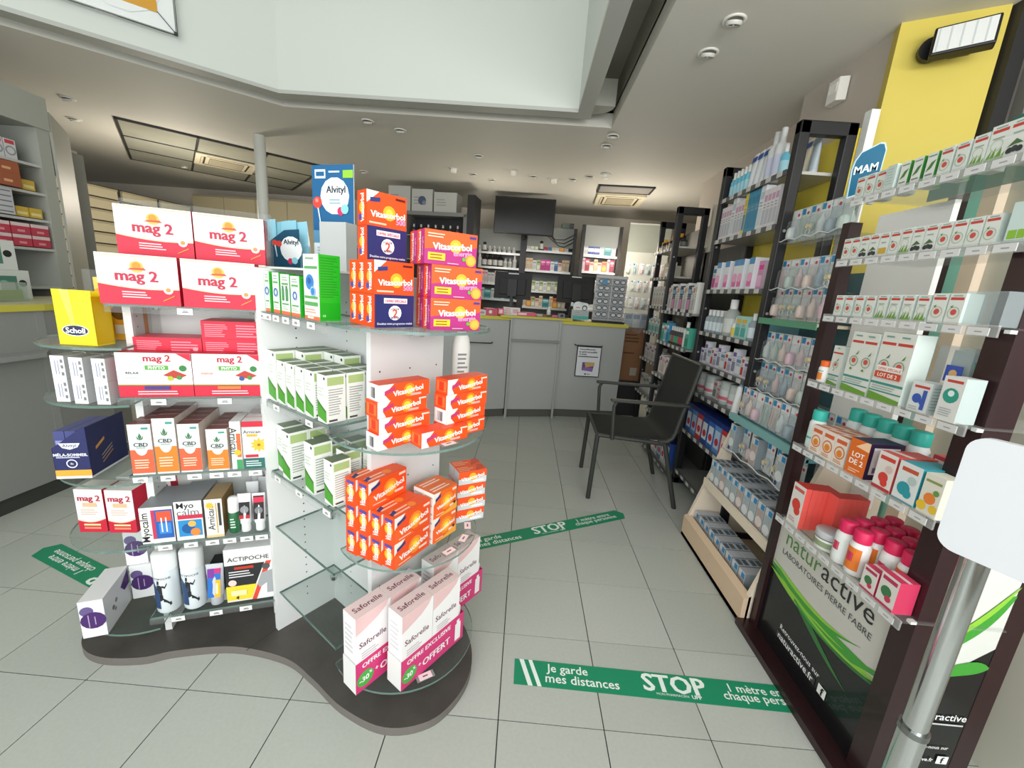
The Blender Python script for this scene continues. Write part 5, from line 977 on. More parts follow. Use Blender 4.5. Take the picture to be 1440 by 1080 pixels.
# ---- clear blister packs, several kinds
def blister(w, h, card, inner, kind):
    b = MB(); b.box(-w/2, w/2, .009, .0105, 0, h, pm(card)); b.print_on((-w/2, .009, 0), (1, 0, 0), (0, 0, 1), w, h, [('r', .05, .80, .45, .97, '2f8ac0' if kind != 3 else 'e8e8ea'), ('r', .5, .86, .95, .95, 'e4e6e8'), ('d', .75, .83, .05, 'c83a5a')])
    IM = pm(inner)
    if kind == 0: b.lathe([(.014, .02), (.016, .03), (.016, .07), (.008, .085), (.005, .10)], IM, 10)
    elif kind == 1: b.M = Matrix.Translation((0, -.002, h*.38)) @ Matrix.Rotation(R(90), 4, 'X'); b.lathe([(.020, -.003), (.020, .003)], IM, 12); b.lathe([(.012, .003), (.008, .012), (.011, .016)], mat('d9c9a0', .3), 10); b.M = Matrix.Identity(4); b.tube([(.015*math.cos(R(a)), -.01, h*.22+.012*math.sin(R(a))) for a in range(0, 360, 40)], .002, WHITE, 5, True)
    elif kind == 2: b.bar((-.012, 0, .02), (-.006, 0, h*.7), .006, .006, IM); b.bar((.008, 0, .02), (.012, 0, h*.7), .008, .005, IM)
    else: b.lathe([(.02, .015), (.024, .03), (.022, .06), (.014, .07)], IM, 10)
    # dome
    hh = h*.74
    b.add([(-w*.44, .0088, .006), (w*.44, .0088, .006), (w*.44, .0088, hh), (-w*.44, .0088, hh), (-w*.36, -.016, .014), (w*.36, -.016, .014), (w*.34, -.014, hh-.014), (-w*.34, -.014, hh-.014)], [(4, 5, 6, 7), (0, 1, 5, 4), (1, 2, 6, 5), (2, 3, 7, 6), (3, 0, 4, 7)], CLEAR)
    return b.mesh('blister')
BL = []
for i, (c_, inn) in enumerate([('cfd8da', 'c9b4b4'), ('dfe3e3', 'c9d0ce'), ('b9c9cc', '9aa8b0'), ('d3cfcf', 'd6c4ba'), ('c9d3ce', 'b4c2ba'), ('e3e6e6', 'd4b4be')]):
    for k in range(4): BL.append((blister(.06, .15, c_, inn, k), .062, 'baby_accessory_pack', 'pack', ['pacifier', 'pale', 'smoky', 'blush', 'mint', 'pink'][i] + ' ' + ['teat', 'soother', 'brush', 'cup'][k] + ' blister pack', .03))
# ---- baby care display (slanted floor display + hanging rows) y .62-1.13
md = thing('baby_care_display', 'cream and teal slanted floor display with clear trays of baby goods', 'display stand', (1.2, .85, 0)); MO = (1.2, .85)
def mo(b, n, p=None): return b.obj(n, p or md, (-MO[0], -MO[1], 0) if not p else (0, 0, 0))
CRM = mat('e6d8c4', .45); CR2 = mat('d9bfa2', .45); TEAL = mat('6f9ca0', .5); TL2 = mat('5f9aa0', .45)
prof = [(1.04, 0), (1.42, 0), (1.42, 1.32), (1.235, 1.32), (1.20, .78), (1.04, .14)]
for y0, y1 in ((1.15, 1.172), (.50, .522)):
    b = MB(); b.prism([(1.02, .0), (1.44, 0), (1.44, .78), (1.20, .78), (1.02, .13)], y0, y1, CRM, axis='y')
    b.v = [(v[0], v[1], v[2]) for v in b.v]; mo(b, 'side_cheek')
b = MB(); b.prism([(1.20, .78), (1.44, .78), (1.44, 1.34), (1.24, 1.34)], 1.15, 1.168, TEAL, axis='y'); mo(b, 'teal_side')
b = MB(); b.box(1.40, 1.41, .72, 1.15, 0, 1.50, mat('5d7f86', .5)); mo(b, 'teal_back')
b = MB(); b.prism([(1.0, .0), (1.03, .0), (1.03, .135), (1.0, .12)], .50, 1.172, CR2, axis='y'); b.box(1.0, 1.42, .5, 1.17, 0, .02, CR2); mo(b, 'front_lip')
def tray(z, x0, x1, name='tray', m=None, lip=.02, y0=.52, y1=1.15, white=False):
    b = MB(); b.box(x0, x1, y0, y1, z-.004, z, m or ACRY); n = 6
    if not white: b.tube([(x0, y0+(y1-y0)*i/16, z+.012+.006*math.sin(i*PI/2)) for i in range(17)], .003, mat('dfe2e2', .3), 5)
    else: b.box(x0-.012, x0, y0, y1, z-.01, z+lip, CRM)
    return mo(b, name)
for z, x0, x1 in ((1.64, 1.20, 1.39), (1.41, 1.20, 1.39), (1.06, 1.20, 1.39), (.905, 1.20, 1.39)): tray(z, x0, x1, y0=.72)
b = MB(); b.box(1.19, 1.39, .72, 1.15, 1.262, 1.275, mat('cfc2a8', .5)); b.box(1.185, 1.19, .72, 1.15, 1.25, 1.28, mat('5f9a7a', .5)); mo(b, 'wood_shelf')
b = MB(); b.prism([(1.13, .74), (1.40, .76), (1.40, .775), (1.13, .755)], .52, 1.13, TL2, axis='y'); b.box(1.125, 1.14, .52, 1.13, .735, .77, mat('7fb0b0', .4)); mo(b, 'teal_ledge')
tray(.34, 1.075, 1.38, 'cream_shelf', CRM, .035, white=True); tray(.56, 1.13, 1.38, 'clear_tray')
def bfill(y0, y1, x, z, idx, where, lean=0):
    fill(y0, y1, x, z, [BL[j] for j in idx], where)
rr = random.Random(3)
for z, nm in ((1.64, 'first clear baby tray'), (1.41, 'second clear baby tray'), (1.277, 'wooden baby shelf'), (1.06, 'third clear baby tray'), (.905, 'fourth clear baby tray'), (.762, 'teal baby ledge')):
    idx = [rr.randrange(24) for _ in range(9)]
    fill(.73 if z > .8 else .53, 1.14, 1.235 if z > .8 else 1.17, z+.002, [BL[j] for j in idx], nm, gap=.004)
    if z > 1.3 or z == .762: fill(.73 if z > .8 else .55, 1.13, 1.30, z+.002, [BL[(j+5) % 24] for j in idx], 'back of ' + nm, gap=.006)
mb_ = carton(.052, .06, .15, 'cfd3d6', F=[('r', .05, .05, .95, .78, 'a9b4b8'), ('r', .45, .8, .95, .97, '2f8ac0'), ('d', .5, .35, .16, 'dfe3e4'), ('d', .3, .12, .07, '3f4a7a')], side='8f999e', top='b9bcc4', T=[('r', .1, .1, .9, .45, '55606a'), ('r', .1, .55, .9, .9, '55606a')])
mb2 = carton(.052, .06, .15, 'd3d0d0', F=[('r', .05, .05, .95, .78, 'b4a4a0'), ('r', .45, .8, .95, .97, '2f8ac0'), ('d', .5, .4, .16, 'e3d8d4')], side='8f999e', top='b9bcc4')
K1 = (mb_, .052, 'feeding_bottle_box', 'box', 'window carton with blue corner', .062); K2 = (mb2, .052, 'feeding_bottle_box', 'box', 'window carton with rosy print', .062)
fill(.53, 1.14, 1.115, .342, [K1, K1, K2, K1, K1, K2], 'cream baby shelf', rows=3, gap=.006)
fill(.53, 1.14, 1.075, .022, [K2, K1, K2, K1], 'cream baby base', rows=2, gap=.010)
fill(.53, 1.12, 1.17, .562, [K1, BL[1], BL[3], K2, BL[5], BL[13]], 'low clear baby tray', gap=.012)
# sign
t = thing('brand_sign', 'teal rounded shop sign reading MAM above the baby goods', 'sign', (1.155, .615, 1.735))
b = MB(); P_ = [(-.045, -.005), (.05, .03), (.055, .165), (.045, .185), (.03, .185), (-.03, .15), (-.045, .12), (-.05, .09)]
b.prism(P_, -.003, .003, mat('b9d0d6', .3), axis='y'); b.obj('sign_edge', t)
b = MB(); b.prism([(x*.92, z*.94+.006) for x, z in P_], -.0036, -.003, mat('0a5f82', .35), axis='y'); b.print_on((-.05, -.0037, 0), (.964, 0, .26), (0, 0, 1), .1, .17, [('t', 'MAM', .5, .50, .80, 'e3eef2', 0, .02)]); b.obj('sign_face', t)
MB().bar((.02, .006, -.10), (.02, .006, .05), .01, .006, WHITE).obj('stem', t)

# ---- far right wall units
u1 = thing('wall_shelf_unit', 'black framed shelf unit with wide lower shelves behind the chair', 'shelf unit', (1.28, 2.25, 0)); O1_ = (1.28, 2.25)
end_frame(u1, 2.63, 1.17, 1.43, 2.10, O=O1_)
b = MB(); b.box(1.44-1.28, 1.47-1.28, 1.93-2.25, 2.65-2.25, 0, 1.75, mat('4a4a48', .6)); b.obj('back', u1); b = MB(); b.box(1.44-1.28, 1.47-1.28, 2.56-2.25, 2.60-2.25, 0, 2.12, mat('c9c5b4', .5)); b.obj('cream_upright', u1)
Z1 = [1.255, 1.0, .72, .38, .06]
for z in Z1: shelf(u1, O1_, 1.15, 1.44, 1.93, 2.60, z)
fill(1.94, 2.58, 1.21, Z1[0], [BX(.03, .19, 'dcdcd6', A('8a9a92', 'b0b8b4'), 'care_box', 'tall white carton'), BX(.035, .21, 'd5d3cc', A('c87a4a', 'a9b0ac'), 'care_box', 'tall grey white carton'), BX(.03, .22, 'e3e3de', A('b9b9b4', 'c9ccc8'), 'care_box', 'slim white carton'), BX(.06, .20, '25294a', A('7ab0d8', 'd88ab8'), 'care_box', 'navy carton with pastel print')], 'the first shelf behind the chair')
dbt = BT(.024, .14, '3a3c3e', 'd9d9d6', 'b4474f', 'dark bottle with red label'); dbg = BT(.024, .14, '3a3c3e', 'd9d9d6', '3f9a7a', 'dark bottle with green label'); wtl = BT(.026, .19, 'dfe6e6', 'f0f0f0', 'cfe0e3', 'tall white bottle')
fill(1.96, 2.59, 1.20, Z1[1], [BX(.07, .15, '4aa890', A('e3ece8', '2f8a70'), 'care_box', 'green carton'), BX(.05, .14, 'b9dce0', A('c83a4a', '6ab0c0'), 'care_box', 'pale blue and red carton'), BX(.06, .16, '3f8fc0', A('dfe9f0', '2a6a9a'), 'care_box', 'blue carton'), dbg, dbt, dbg, dbg, dbt, dbt, wtl], 'the second shelf behind the chair')
fill(1.95, 2.59, 1.22, Z1[2], [BX(.03, .14, 'e0d5d8', A('c83a6a', 'e3e0e0'), 'care_box', 'pink striped carton'), BX(.035, .16, 'dcd8d4', A('2a2f5a', 'c9b9a9'), 'care_box', 'white carton with navy top', top='2a2f5a'), BX(.075, .15, 'd3cdc8', A('c9a0a0', 'b9b0ac'), 'care_box', 'wide grey white carton')], 'third shelf behind chair', rows=2)
fill(1.95, 2.59, 1.22, Z1[3], [BX(.09, .17, 'd8d0c9', A('8a7a70', 'b9ada4'), 'care_box', 'wide cream carton'), BX(.06, .13, 'c9d3d6', A('4a7a8a', '8aa0a8'), 'care_box', 'pale carton with blue print'), BX(.07, .16, '2f6a80', A('c9d8dc', '8ab0b8'), 'care_box', 'teal blue carton')], 'the fourth shelf behind the chair')
fill(1.95, 2.59, 1.22, Z1[4], [wpk('b9c0c4', 'dfe3e6', 'pale grey wipes pack'), wpk('4a7a9a', 'c9d5de', 'blue grey wipes pack'), wpk('c4c9c6', 'e6e3dd', 'cream wipes pack')], 'the bottom shelf behind the chair')
u0 = thing('wall_shelf_unit', 'black framed shelf unit holding yellow capped dark jars far right', 'shelf unit', (1.38, 3.05, 0)); O0 = (1.38, 3.05)
end_frame(u0, 3.38, 1.27, 1.52, 2.11, O=O0)
b = MB(); b.box(.14, .16, -.40, .40, 0, 2.0, mat('77756e', .6)); b.obj('back', u0)
for z in (1.80, 1.55, 1.28, 1.02, .75, .4): shelf(u0, O0, 1.24, 1.52, 2.68, 3.35, z, mat('c4c2ba', .5) if z > 1.5 else None)
fill(2.70, 3.33, 1.30, 1.80, [BT(.035, .10, '1f1f22', 'e8a92a', 'c9b98a', 'dark jar with a yellow top'), BT(.035, .12, '1f1f22', 'e8a92a', '8a8a80', 'tall dark jar with a yellow top'), BT(.03, .09, '2a2a2c', '1f1f22', '6a6a66', 'all black jar')], 'the far upper shelf')
fill(2.80, 3.20, 1.32, 1.55, [BX(.05, .14, 'e3dfc4', A('c9c0a0', 'b0a890'), 'care_box', 'cream carton'), BX(.09, .10, 'b9b4a4', A('8a8474', 'd9d5c8'), 'care_box', 'grey cream carton')], 'the second far shelf', gap=.03)
fill(2.70, 3.33, 1.30, 1.28, [BX(.03, .19, 'd5d5d0', A('a9a9a4', 'b9bdb9'), 'care_box', 'slim pale carton'), BX(.05, .15, 'c9c4bc', A('8a9a9a', 'a49a90'), 'care_box', 'pale beige carton')], 'the third far shelf')
fill(2.70, 3.33, 1.30, 1.02, [BX(.06, .13, '8ac0b8', A('e3ece8', '4a9a8a'), 'care_box', 'mint carton'), BX(.05, .14, 'c9d5dc', A('c86a4a', '8aa4b4'), 'care_box', 'pale carton with orange band')], 'the fourth far shelf')
fill(2.70, 3.33, 1.30, .75, [BX(.07, .15, 'd3c9c4', A('a05a6a', 'b9b0ac'), 'care_box', 'rose grey carton'), BX(.08, .12, 'c4c4c0', A('5a6a9a', 'a9a9a4'), 'care_box', 'grey carton with blue band')], 'the fifth far shelf')
fill(2.70, 3.33, 1.30, .40, [BX(.10, .18, 'b9b0a4', A('7a6a5a', 'c9c0b4'), 'care_box', 'taupe carton'), BX(.09, .16, 'a9b4b4', A('4a6a6a', 'c9d0d0'), 'care_box', 'slate carton')], 'the lowest far shelf')
# ================================================================== BACK OF THE SHOP
GREYF = mat('a9aba9', .45); GRY2 = mat('8f918f', .5); YEL = mat('c9c04a', .4); PLIN = mat('55564f', .5)
ct_ = thing('service_counter', 'angled grey service counter with a yellow edged top at the back', 'counter', (.1, 3.6, 0)); CO = (-.1, -3.6, 0)
def cobj(b, n, p=None): return b.obj(n, p or ct_, CO if not p else (0, 0, 0))
L0 = [(-1.9, 2.45), (-.95, 2.83), (-.153, 3.164)]; 
def off(p, q, d): v = Vector((q[0]-p[0], q[1]-p[1])).normalized(); n = Vector((-v.y, v.x)); return (p[0]+n.x*d, p[1]+n.y*d), (q[0]+n.x*d, q[1]+n.y*d)
def seg(p, q, d0, d1, z0, z1, m, b=None, ms=None):
    b = b or MB(); a0, a1 = off(p, q, d0); c0, c1 = off(p, q, d1); b.prism([a0, a1, c1, c0], z0, z1, m, ms); return b
LW = ((-1.25, 2.72), (-.17, 3.17)); CW = ((-.153, 3.164), (.357, 3.303)); RW = ((.357, 3.316), (1.07, 3.42))
cobj(seg(*LW, .01, .45, .09, 1.035, GREYF), 'left_front'); cobj(seg(*CW, 0, .45, .09, 1.06, GREYF), 'middle_front'); cobj(seg(*RW, .01, .45, .09, 1.035, GREYF), 'right_front')
cobj(seg(*LW, .03, .44, 0, .09, PLIN), 'plinth'); cobj(seg(*CW, .02, .44, 0, .09, PLIN), 'plinth'); cobj(seg(*RW, .03, .44, 0, .09, PLIN), 'plinth')
TOPM = mat('b9b790', .4)
cobj(seg(*LW, -.01, .60, 1.035, 1.068, TOPM, ms=YEL), 'left_worktop'); cobj(seg((-.27, 3.13), (.47, 3.335), -.03, .60, 1.0615, 1.082, TOPM, ms=YEL), 'middle_worktop'); cobj(seg((.36, 3.315), (1.09, 3.42), -.01, .60, 1.025, 1.060, TOPM, ms=YEL), 'right_worktop')
b = seg(*CW, -.045, .0, .83, .845, GRY2); cobj(b, 'ledge')
for p in ((-.153, 3.164), (.357, 3.303)):
    b = MB(); b.box(p[0]-.012, p[0]+.012, p[1]-.02, p[1]+.03, .0, 1.06, mat('9b9d9b', .5)); cobj(b, 'front_edge_strip')
for (x0, y0), (x1, y1), z in (((-.56, 2.995), (-.33, 3.09), .80), ((.53, 3.33), (.83, 3.374), .815)):
    b = MB(); b.tube([(x0, y0, z+.006), (x0+.01, y0-.025, z), (x1-.01, y1-.025, z-.004), (x1, y1, z+.004)], .006, mat('3a3a3c', .3, metal=.5), 8); cobj(b, 'handle')
t = thing('notice_sheet', 'black framed white notice with a purple picture taped to the counter front', 'notice', (.695, 3.352, .64), 8.3)
b = MB(); b.box(-.135, .135, -.006, -.001, -.165, .165, BLACK); b.obj('frame', t)
b = MB(); b.box(-.127, .127, -.0068, -.0062, -.157, .157, mat('dddfe3', .4)); b.print_on((-.127, -.0069, -.157), (1, 0, 0), (0, 0, 1), .254, .314, [('t', 'Autoprélèvement', .42, .92, .68, '1c1d22', 0, .03), ('t', 'la santé accessible', .46, .84, .78, '1c1d22', 0, .03), ('t', 'à tous', .24, .76, .3, '1c1d22', 0, .03), ('r', .05, .66, .9, .69, '2c2d33'), ('p', [(.25, .2), (.72, .16), (.78, .48), (.25, .48)], '6a4a8c'), ('p', [(.4, .3), (.78, .36), (.78, .48), (.35, .46)], 'c9a45a'), ('p', [(.3, .2), (.7, .17), (.74, .3), (.3, .3)], '8a6ab0'), ('d', .42, .07, .03, '2c2d33'), ('l', .48, .04, .7, .1, 1, '77787c')])
b.obj('sheet', t)
# monitors
def monitor(x, y, rz, w, h, label, tilt=-6, back=True):
    t = thing('computer_monitor', label, 'monitor', (x, y, 1.083), rz)
    b = MB(); b.M = Matrix.Translation((0, 0, .16)) @ Matrix.Rotation(R(tilt), 4, 'X'); b.prism([(-w/2, -.012), (w/2, -.012), (w/2, .012), (-w/2, .012)], 0, h, mat('09090a', .55)); b.box(-w*.35, w*.35, -.035, -.012, h*.15, h*.75, mat('0d0d0e', .55)); b.box(-.045, .045, -.037, -.035, h*.42, h*.5, mat('3f4144', .4)); b.box(-.05, .05, -.06, -.035, .02, .2, mat('111113', .45))
    b.obj('screen_housing', t, bevel=.006)
    b2 = MB(); b2.M = b.M.copy(); b2.box(-.055, .055, -.0135, -.012, h-.022, h-.010, mat('c9cbcc', .4)); b2.obj('badge', t)
    MB().bar((0, -.03, .015), (0, -.02, .22), .06, .03, BLACK).obj('neck', t)
    MB().prism([(-.12, -.11), (.12, -.11), (.10, .09), (-.10, .09)], 0, .014, BLACK).obj('stand_base', t, bevel=.004)
monitor(-.18, 3.48, -6, .40, .28, 'black monitor seen from behind on the left half of the counter')
monitor(.52, 3.66, 6, .42, .30, 'black monitor on the counter left of the reading glasses stand')
# reading glasses stand
t = thing('glasses_stand', 'light grey rack holding rows of black reading glasses on the counter', 'rack', (.885, 3.52, 1.061), 4)
b = MB(); b.box(-.17, .17, .03, .045, 0, .50, mat('b9bcbd', .4)); b.box(-.17, .17, -.06, .045, 0, .02, BLACK); b.box(-.165, .165, -.005, .03, .47, .50, mat('c9cbcc', .4)); b.box(-.005, .005, -.0, .03, .02, .47, mat('c9cbcc', .4)); b.obj('rack_board', t)
for r_ in range(6):
    b = MB(); b.box(-.165, .165, 0, .03, .045+r_*.070, .05+r_*.070, mat('8f9294', .4)); b.obj('glasses_rail', t)
FR = mat('1a1a1c', .3); LENS = glassy('dfe6e8', .25, .05)
def spectacles():
    b = MB()
    for sx in (-1, 1):
        ring = [(sx*.033+.026*math.cos(R(a)), 0, .018*math.sin(R(a))+(.003 if math.sin(R(a)) > 0 else 0)) for a in range(0, 360, 24)]
        b.tube(ring, .0028, FR, 5, True); b.add(ring, [tuple(range(15))], mat('d3d8da', .2)); b.bar((sx*.06, 0, .008), (sx*.062, .03, .006), .004, .004, FR)
    b.bar((-.009, 0, .006), (.009, 0, .006), .004, .004, FR); return b.mesh('reading_glasses')
sg = spectacles()
FG = Frame((.885, 3.52), 4)
for r_ in range(6):
    for c_ in range(2): put(sg, 'reading_glasses', 'glasses', 'pair of black reading glasses on the rack, %s row from the top, %s column' % (('top', 'second', 'third', 'fourth', 'fifth', 'bottom')[5-r_], ('left', 'right')[c_]), FG(-.083+.166*c_, -.006, 1.061+.085+r_*.070), 4)
put(MB().lathe([(.03, -.002), (.03, .002)], mat('3f8ab8', .4), 12).mesh('tag'), 'round_sticker', 'sticker', 'blue round sticker on the upper left glasses of the rack', (.80, 3.498, 1.49), 0)
for o in [COL.objects.get('round_sticker')]:
    o.rotation_euler = (R(90), 0, 0)
# counter clutter
def cput(me, name, cat, label, x, y, z, rz): return put(me, name, cat, label, (x, y, z+.001), rz)
cput(carton(.20, .12, .035, 'd05a74', F=[('r', .05, .2, .5, .8, 'e9c9d0')], T=[('r', .1, .1, .9, .9, 'e3dcd8'), ('r', .15, .5, .45, .8, 'c86a80')]), 'leaflet_box', 'box', 'flat pink box of leaflets in front of the left monitor', -.02, 3.33, 1.082, 12)
cput(carton(.17, .11, .075, 'd9d4cf', F=[('l', .08, .1, .5, .9, 3, 'b9858c'), ('r', .55, .2, .9, .8, 'c9a0a8')], T=[('l', .1, .1, .9, .9, 4, 'a9a4a0')]), 'leaflet_box', 'box', 'pale leaflet box left of the flat pink box', -.17, 3.30, 1.082, 8)
cput(carton(.12, .12, .07, 'c4566a', F=[('d', .4, .5, .25, 'e3dcd8')], T=[('p', [(.1, .1), (.9, .3), (.8, .9), (.2, .8)], 'd9c4c4')]), 'leaflet_box', 'box', 'crimson leaflet box at the left end of the worktop', -.38, 3.17, 1.068, 20)
cput(carton(.14, .10, .05, 'c9c9cc', F=[('r', .1, .3, .9, .7, 'a08a90')]), 'leaflet_box', 'box', 'grey leaflet box beside the crimson one', -.50, 3.12, 1.068, 20)
cput(carton(.06, .05, .06, 'd8506a', F=[('r', .2, .2, .8, .8, 'e9c9d0')]), 'small_box', 'box', 'small red box between the crimson and pale boxes', -.275, 3.19, 1.083, 10)
cput(carton(.06, .05, .045, '8a8a9a', F=[('r', .2, .2, .8, .8, '3a3a44')]), 'card_reader', 'device', 'small grey card reader left of the white leaflet holder', .36, 3.38, 1.083, 15)
cput(bottle_mesh(.03, .17, '1c1c20', 'e3e6e6', '2a2a30', .4), 'black_bottle', 'bottle', 'black bottle with a white cap before the right monitor', .475, 3.47, 1.083, 0)
cput(bottle_mesh(.022, .10, 'd9dcdc', 'e3e6e6', 'c9ccd0', .4), 'white_bottle', 'bottle', 'little white bottle right of the left monitor', .23, 3.46, 1.083, 0)
for i in range(4): cput(carton(.10, .06, .02, ('3a3a40', 'c9c4bc', '8a6a50', 'c86a80')[i], T=[('l', .1, .2, .9, .8, 2, '9a9a9a')]), 'small_packet', 'packet', 'small packet lying on the middle worktop, %s' % ordl(i, 4, 'four'), .04+.09*i, 3.44, 1.083, 10+20*i)
t = thing('leaflet_holder', 'white arched leaflet holder with a teal base on the counter', 'holder', (.555, 3.36, 1.083), 8)
b = MB(); b.prism([(-.085, 0), (.085, 0), (.085, .10)] + [(.045*math.cos(R(a))+.04, .13+.045*math.sin(R(a))) for a in range(0, 181, 20)] + [(.055*math.cos(R(a))-.035, .135+.05*math.sin(R(a))) for a in range(30, 181, 20)] + [(-.085, .10)], -.03, -.02, mat('dfe6e3', .4), axis='y'); b.box(-.085, .085, -.03, .03, 0, .10, mat('dfe6e3', .4)); b.obj('holder_body', t)
b = MB(); b.print_on((-.085, -.0302, 0), (1, 0, 0), (0, 0, 1), .17, .18, [('r', 0, .02, 1, .2, '4aa8a0'), ('d', .7, .68, .16, '55565a'), ('d', .7, .66, .10, 'dfe0e2'), ('l', .12, .25, .6, .55, 3, 'a9b4b0'), ('r', .15, .65, .4, .72, 'c98a9a')]); b.obj('holder_print', t)
# wall shelving behind the counter
def back_bay(x0, x1, y, zt, zs, label, depth=.32):
    t = thing('pharmacy_shelves', label, 'shelf unit', ((x0+x1)/2, y+depth/2, 0)); cx, cy = (x0+x1)/2, y+depth/2
    for x in (x0, x1-.045): MB().box(x-cx, x+.045-cx, y-cy, y+.06-cy, 0, zt, BLK).obj('upright', t); 
    MB().box(x0+.02-cx, x1-.02-cx, y+depth-.02-cy, y+depth-cy, 0, zt-.03, mat('7d7f7e', .6)).obj('back', t)
    MB().box(x0+.03-cx, x1-.03-cx, y+.03-cy, y+.04-cy, zt-.28, zt, mat('7f8482', .5)).obj('header_panel', t)
    for z in zs:
        b = MB(); b.box(x0+.045-cx, x1-.045-cx, y-cy, y+depth-.02-cy, z-.014, z, SHELFM); b.box(x0+.045-cx, x1-.045-cx, y-.006-cy, y-cy, z-.028, z+.002, mat('b9bbba', .35, metal=.3)); b.obj('shelf', t)
    return t
ZL = [1.875, 1.665, 1.43, 1.20]; ZM = [1.945, 1.66, 1.36, 1.12]; ZR = [1.90, 1.68, 1.42, 1.15]
back_bay(-.95, -.13, 5.3, 2.20, ZL, 'black and grey shelf bay of small bottles below the television'); back_bay(-.13, .64, 5.3, 2.28, ZM, 'black and grey shelf bay of bright cartons right of the bottle bay'); back_bay(.68, 1.24, 5.0, 2.30, ZR, 'black and grey shelf bay of blue and white cartons right of the television')
sb = BT(.033, .135, 'c9cbcb', 'b9bbbb', 'a9acac', 'small white bottle', 'medicine_bottle'); db = BT(.038, .205, '1f1b1a', '141414', 'c4c4c2', 'dark bottle with a white label', 'medicine_bottle'); tb = BT(.033, .185, 'd5d6d6', 'e3e3e3', 'b9bcbc', 'taller white bottle', 'medicine_bottle')
def ffill(x0, x1, y, z, kinds, where, gap=.004, rows=1):
    x = x0; i = 0; seq = []
    while True:
        k = kinds[i % len(kinds)]
        if x+k[1] > x1: break
        seq.append((k, x+k[1]/2)); x += k[1]+gap; i += 1
    N = len(seq)
    for i, (k, xx) in enumerate(seq): put(k[0], k[2], k[3], k[4]+', '+('leftmost' if i == 0 else 'rightmost' if i == N-1 else ORD[min(i, 19)]+' from left')+' on '+where, (xx, y, z+.0005), 0)
ffill(-.89, -.18, 5.36, ZL[0], [sb, sb, db, sb, sb, sb, sb, sb, sb, sb, sb, db], 'the top bottle shelf', gap=.006); ffill(-.89, -.18, 5.36, ZL[1], [db, tb, db, db, db, db, sb, sb, tb, sb, sb], 'the second bottle shelf', gap=.004)
pinkc = BX(.035, .18, 'd9c4ca', A('c86a86', 'b9a9b0'), 'medicine_carton', 'pink and white carton'); tealc = BX(.10, .13, '4a9aa0', A('a9d0d3', '2f7a80'), 'medicine_carton', 'teal carton'); gryc = BX(.05, .15, 'c4c7c7', A('8a8d90', 'a9acac'), 'medicine_carton', 'grey carton')
ffill(-.89, -.18, 5.36, ZL[2], [gryc, pinkc, pinkc, pinkc, pinkc, pinkc, gryc], 'the third back shelf'); ffill(-.89, -.18, 5.36, ZL[3], [gryc, tealc, gryc, tealc], 'the lowest back shelf in the bottle bay')
grn = BX(.055, .15, 'a9b48a', A('6a8a3a', 'd9dcc9'), 'medicine_carton', 'green and white carton'); mag = BX(.06, .17, 'b83a5a', A('e3c4cc', '8a2a44'), 'medicine_carton', 'crimson carton'); blu = BX(.05, .16, '4a7ab0', A('dfe6ee', '2f5f94'), 'medicine_carton', 'blue carton'); orgc = BX(.07, .15, 'd07a3a', A('a83a2a', 'e3b04a'), 'medicine_carton', 'orange carton'); crm = BX(.05, .17, 'd9c9b0', A('c98a4a', 'b9a990'), 'medicine_carton', 'cream carton'); whc = BX(.055, .14, 'dcdcda', A('8a9aa8', 'b9bcbe'), 'medicine_carton', 'white carton'); mgt = BX(.07, .16, 'c83a94', A('e9b0d0', 'a82a78'), 'medicine_carton', 'magenta carton'); bst = BX(.08, .16, 'd9dbe0', [('r', 0, .1, 1, .3, '3a4f94'), ('r', 0, .6, 1, .8, '3a4f94')], 'medicine_carton', 'white carton with navy bands'); rdw = BX(.055, .13, 'd9c4b9', A('c8502a', 'e3d9cc'), 'medicine_carton', 'red and cream carton')
XM = (-.08, .58)
ffill(*XM, 5.36, ZM[0], [whc, grn, grn, db, mag, blu, crm, whc, orgc], 'the top carton shelf'); ffill(*XM, 5.36, ZM[1], [crm, crm, whc, grn, mgt, mgt, whc, blu, rdw], 'the second carton shelf'); ffill(*XM, 5.36, ZM[2], [gryc, grn, grn, whc, grn, whc, grn], 'the third carton shelf'); ffill(*XM, 5.36, ZM[3], [crm, orgc, grn, rdw, crm, tealc], 'the fourth carton shelf')
XR = (.73, 1.18)
ffill(*XR, 5.06, ZR[0], [whc, bst, bst, whc, tealc], 'the top blue shelf'); ffill(*XR, 5.06, ZR[1], [pinkc, mag, rdw, crm, rdw, orgc], 'the second blue shelf'); ffill(*XR, 5.06, ZR[2], [grn, crm, grn, whc], 'the third blue shelf'); ffill(*XR, 5.06, ZR[3], [gryc, rdw, blu, whc], 'the fourth blue shelf')
# television
t = thing('television', 'large black flat television hanging above the back shelves', 'television', (-.135, 4.70, 2.07))
b = MB(); b.box(-.40, .40, 0, .05, 0, .46, mat('0b0b0c', .5)); b.obj('television_body', t, bevel=.008); b = MB(); b.box(-.385, .385, -.0012, -.0002, .018, .445, mat('050506', .22)); b.obj('screen', t)
b = MB(); b.bar((0, .05, .2), (0, .55, .2), .06, .1, BLK); b.bar((0, .55, .0), (0, .55, .42), .12, .02, BLK); b.obj('wall_bracket', t)
for i in range(3):
    b = MB(); b.tube([(.20, 4.745+.02*i, 2.14-.03*i), (.30+.03*i, 4.90, 2.06-.04*i), (.45, 5.1, 2.09-.05*i), (.615, 5.305+.02*i, 2.2-.05*i)], .006, BLACK, 6); tag_ = b.obj('cable', None, (0, 0, 0), 0, 0, 'black cable sagging right of the television, %s one' % ('upper', 'middle', 'lower')[i], 'cable')
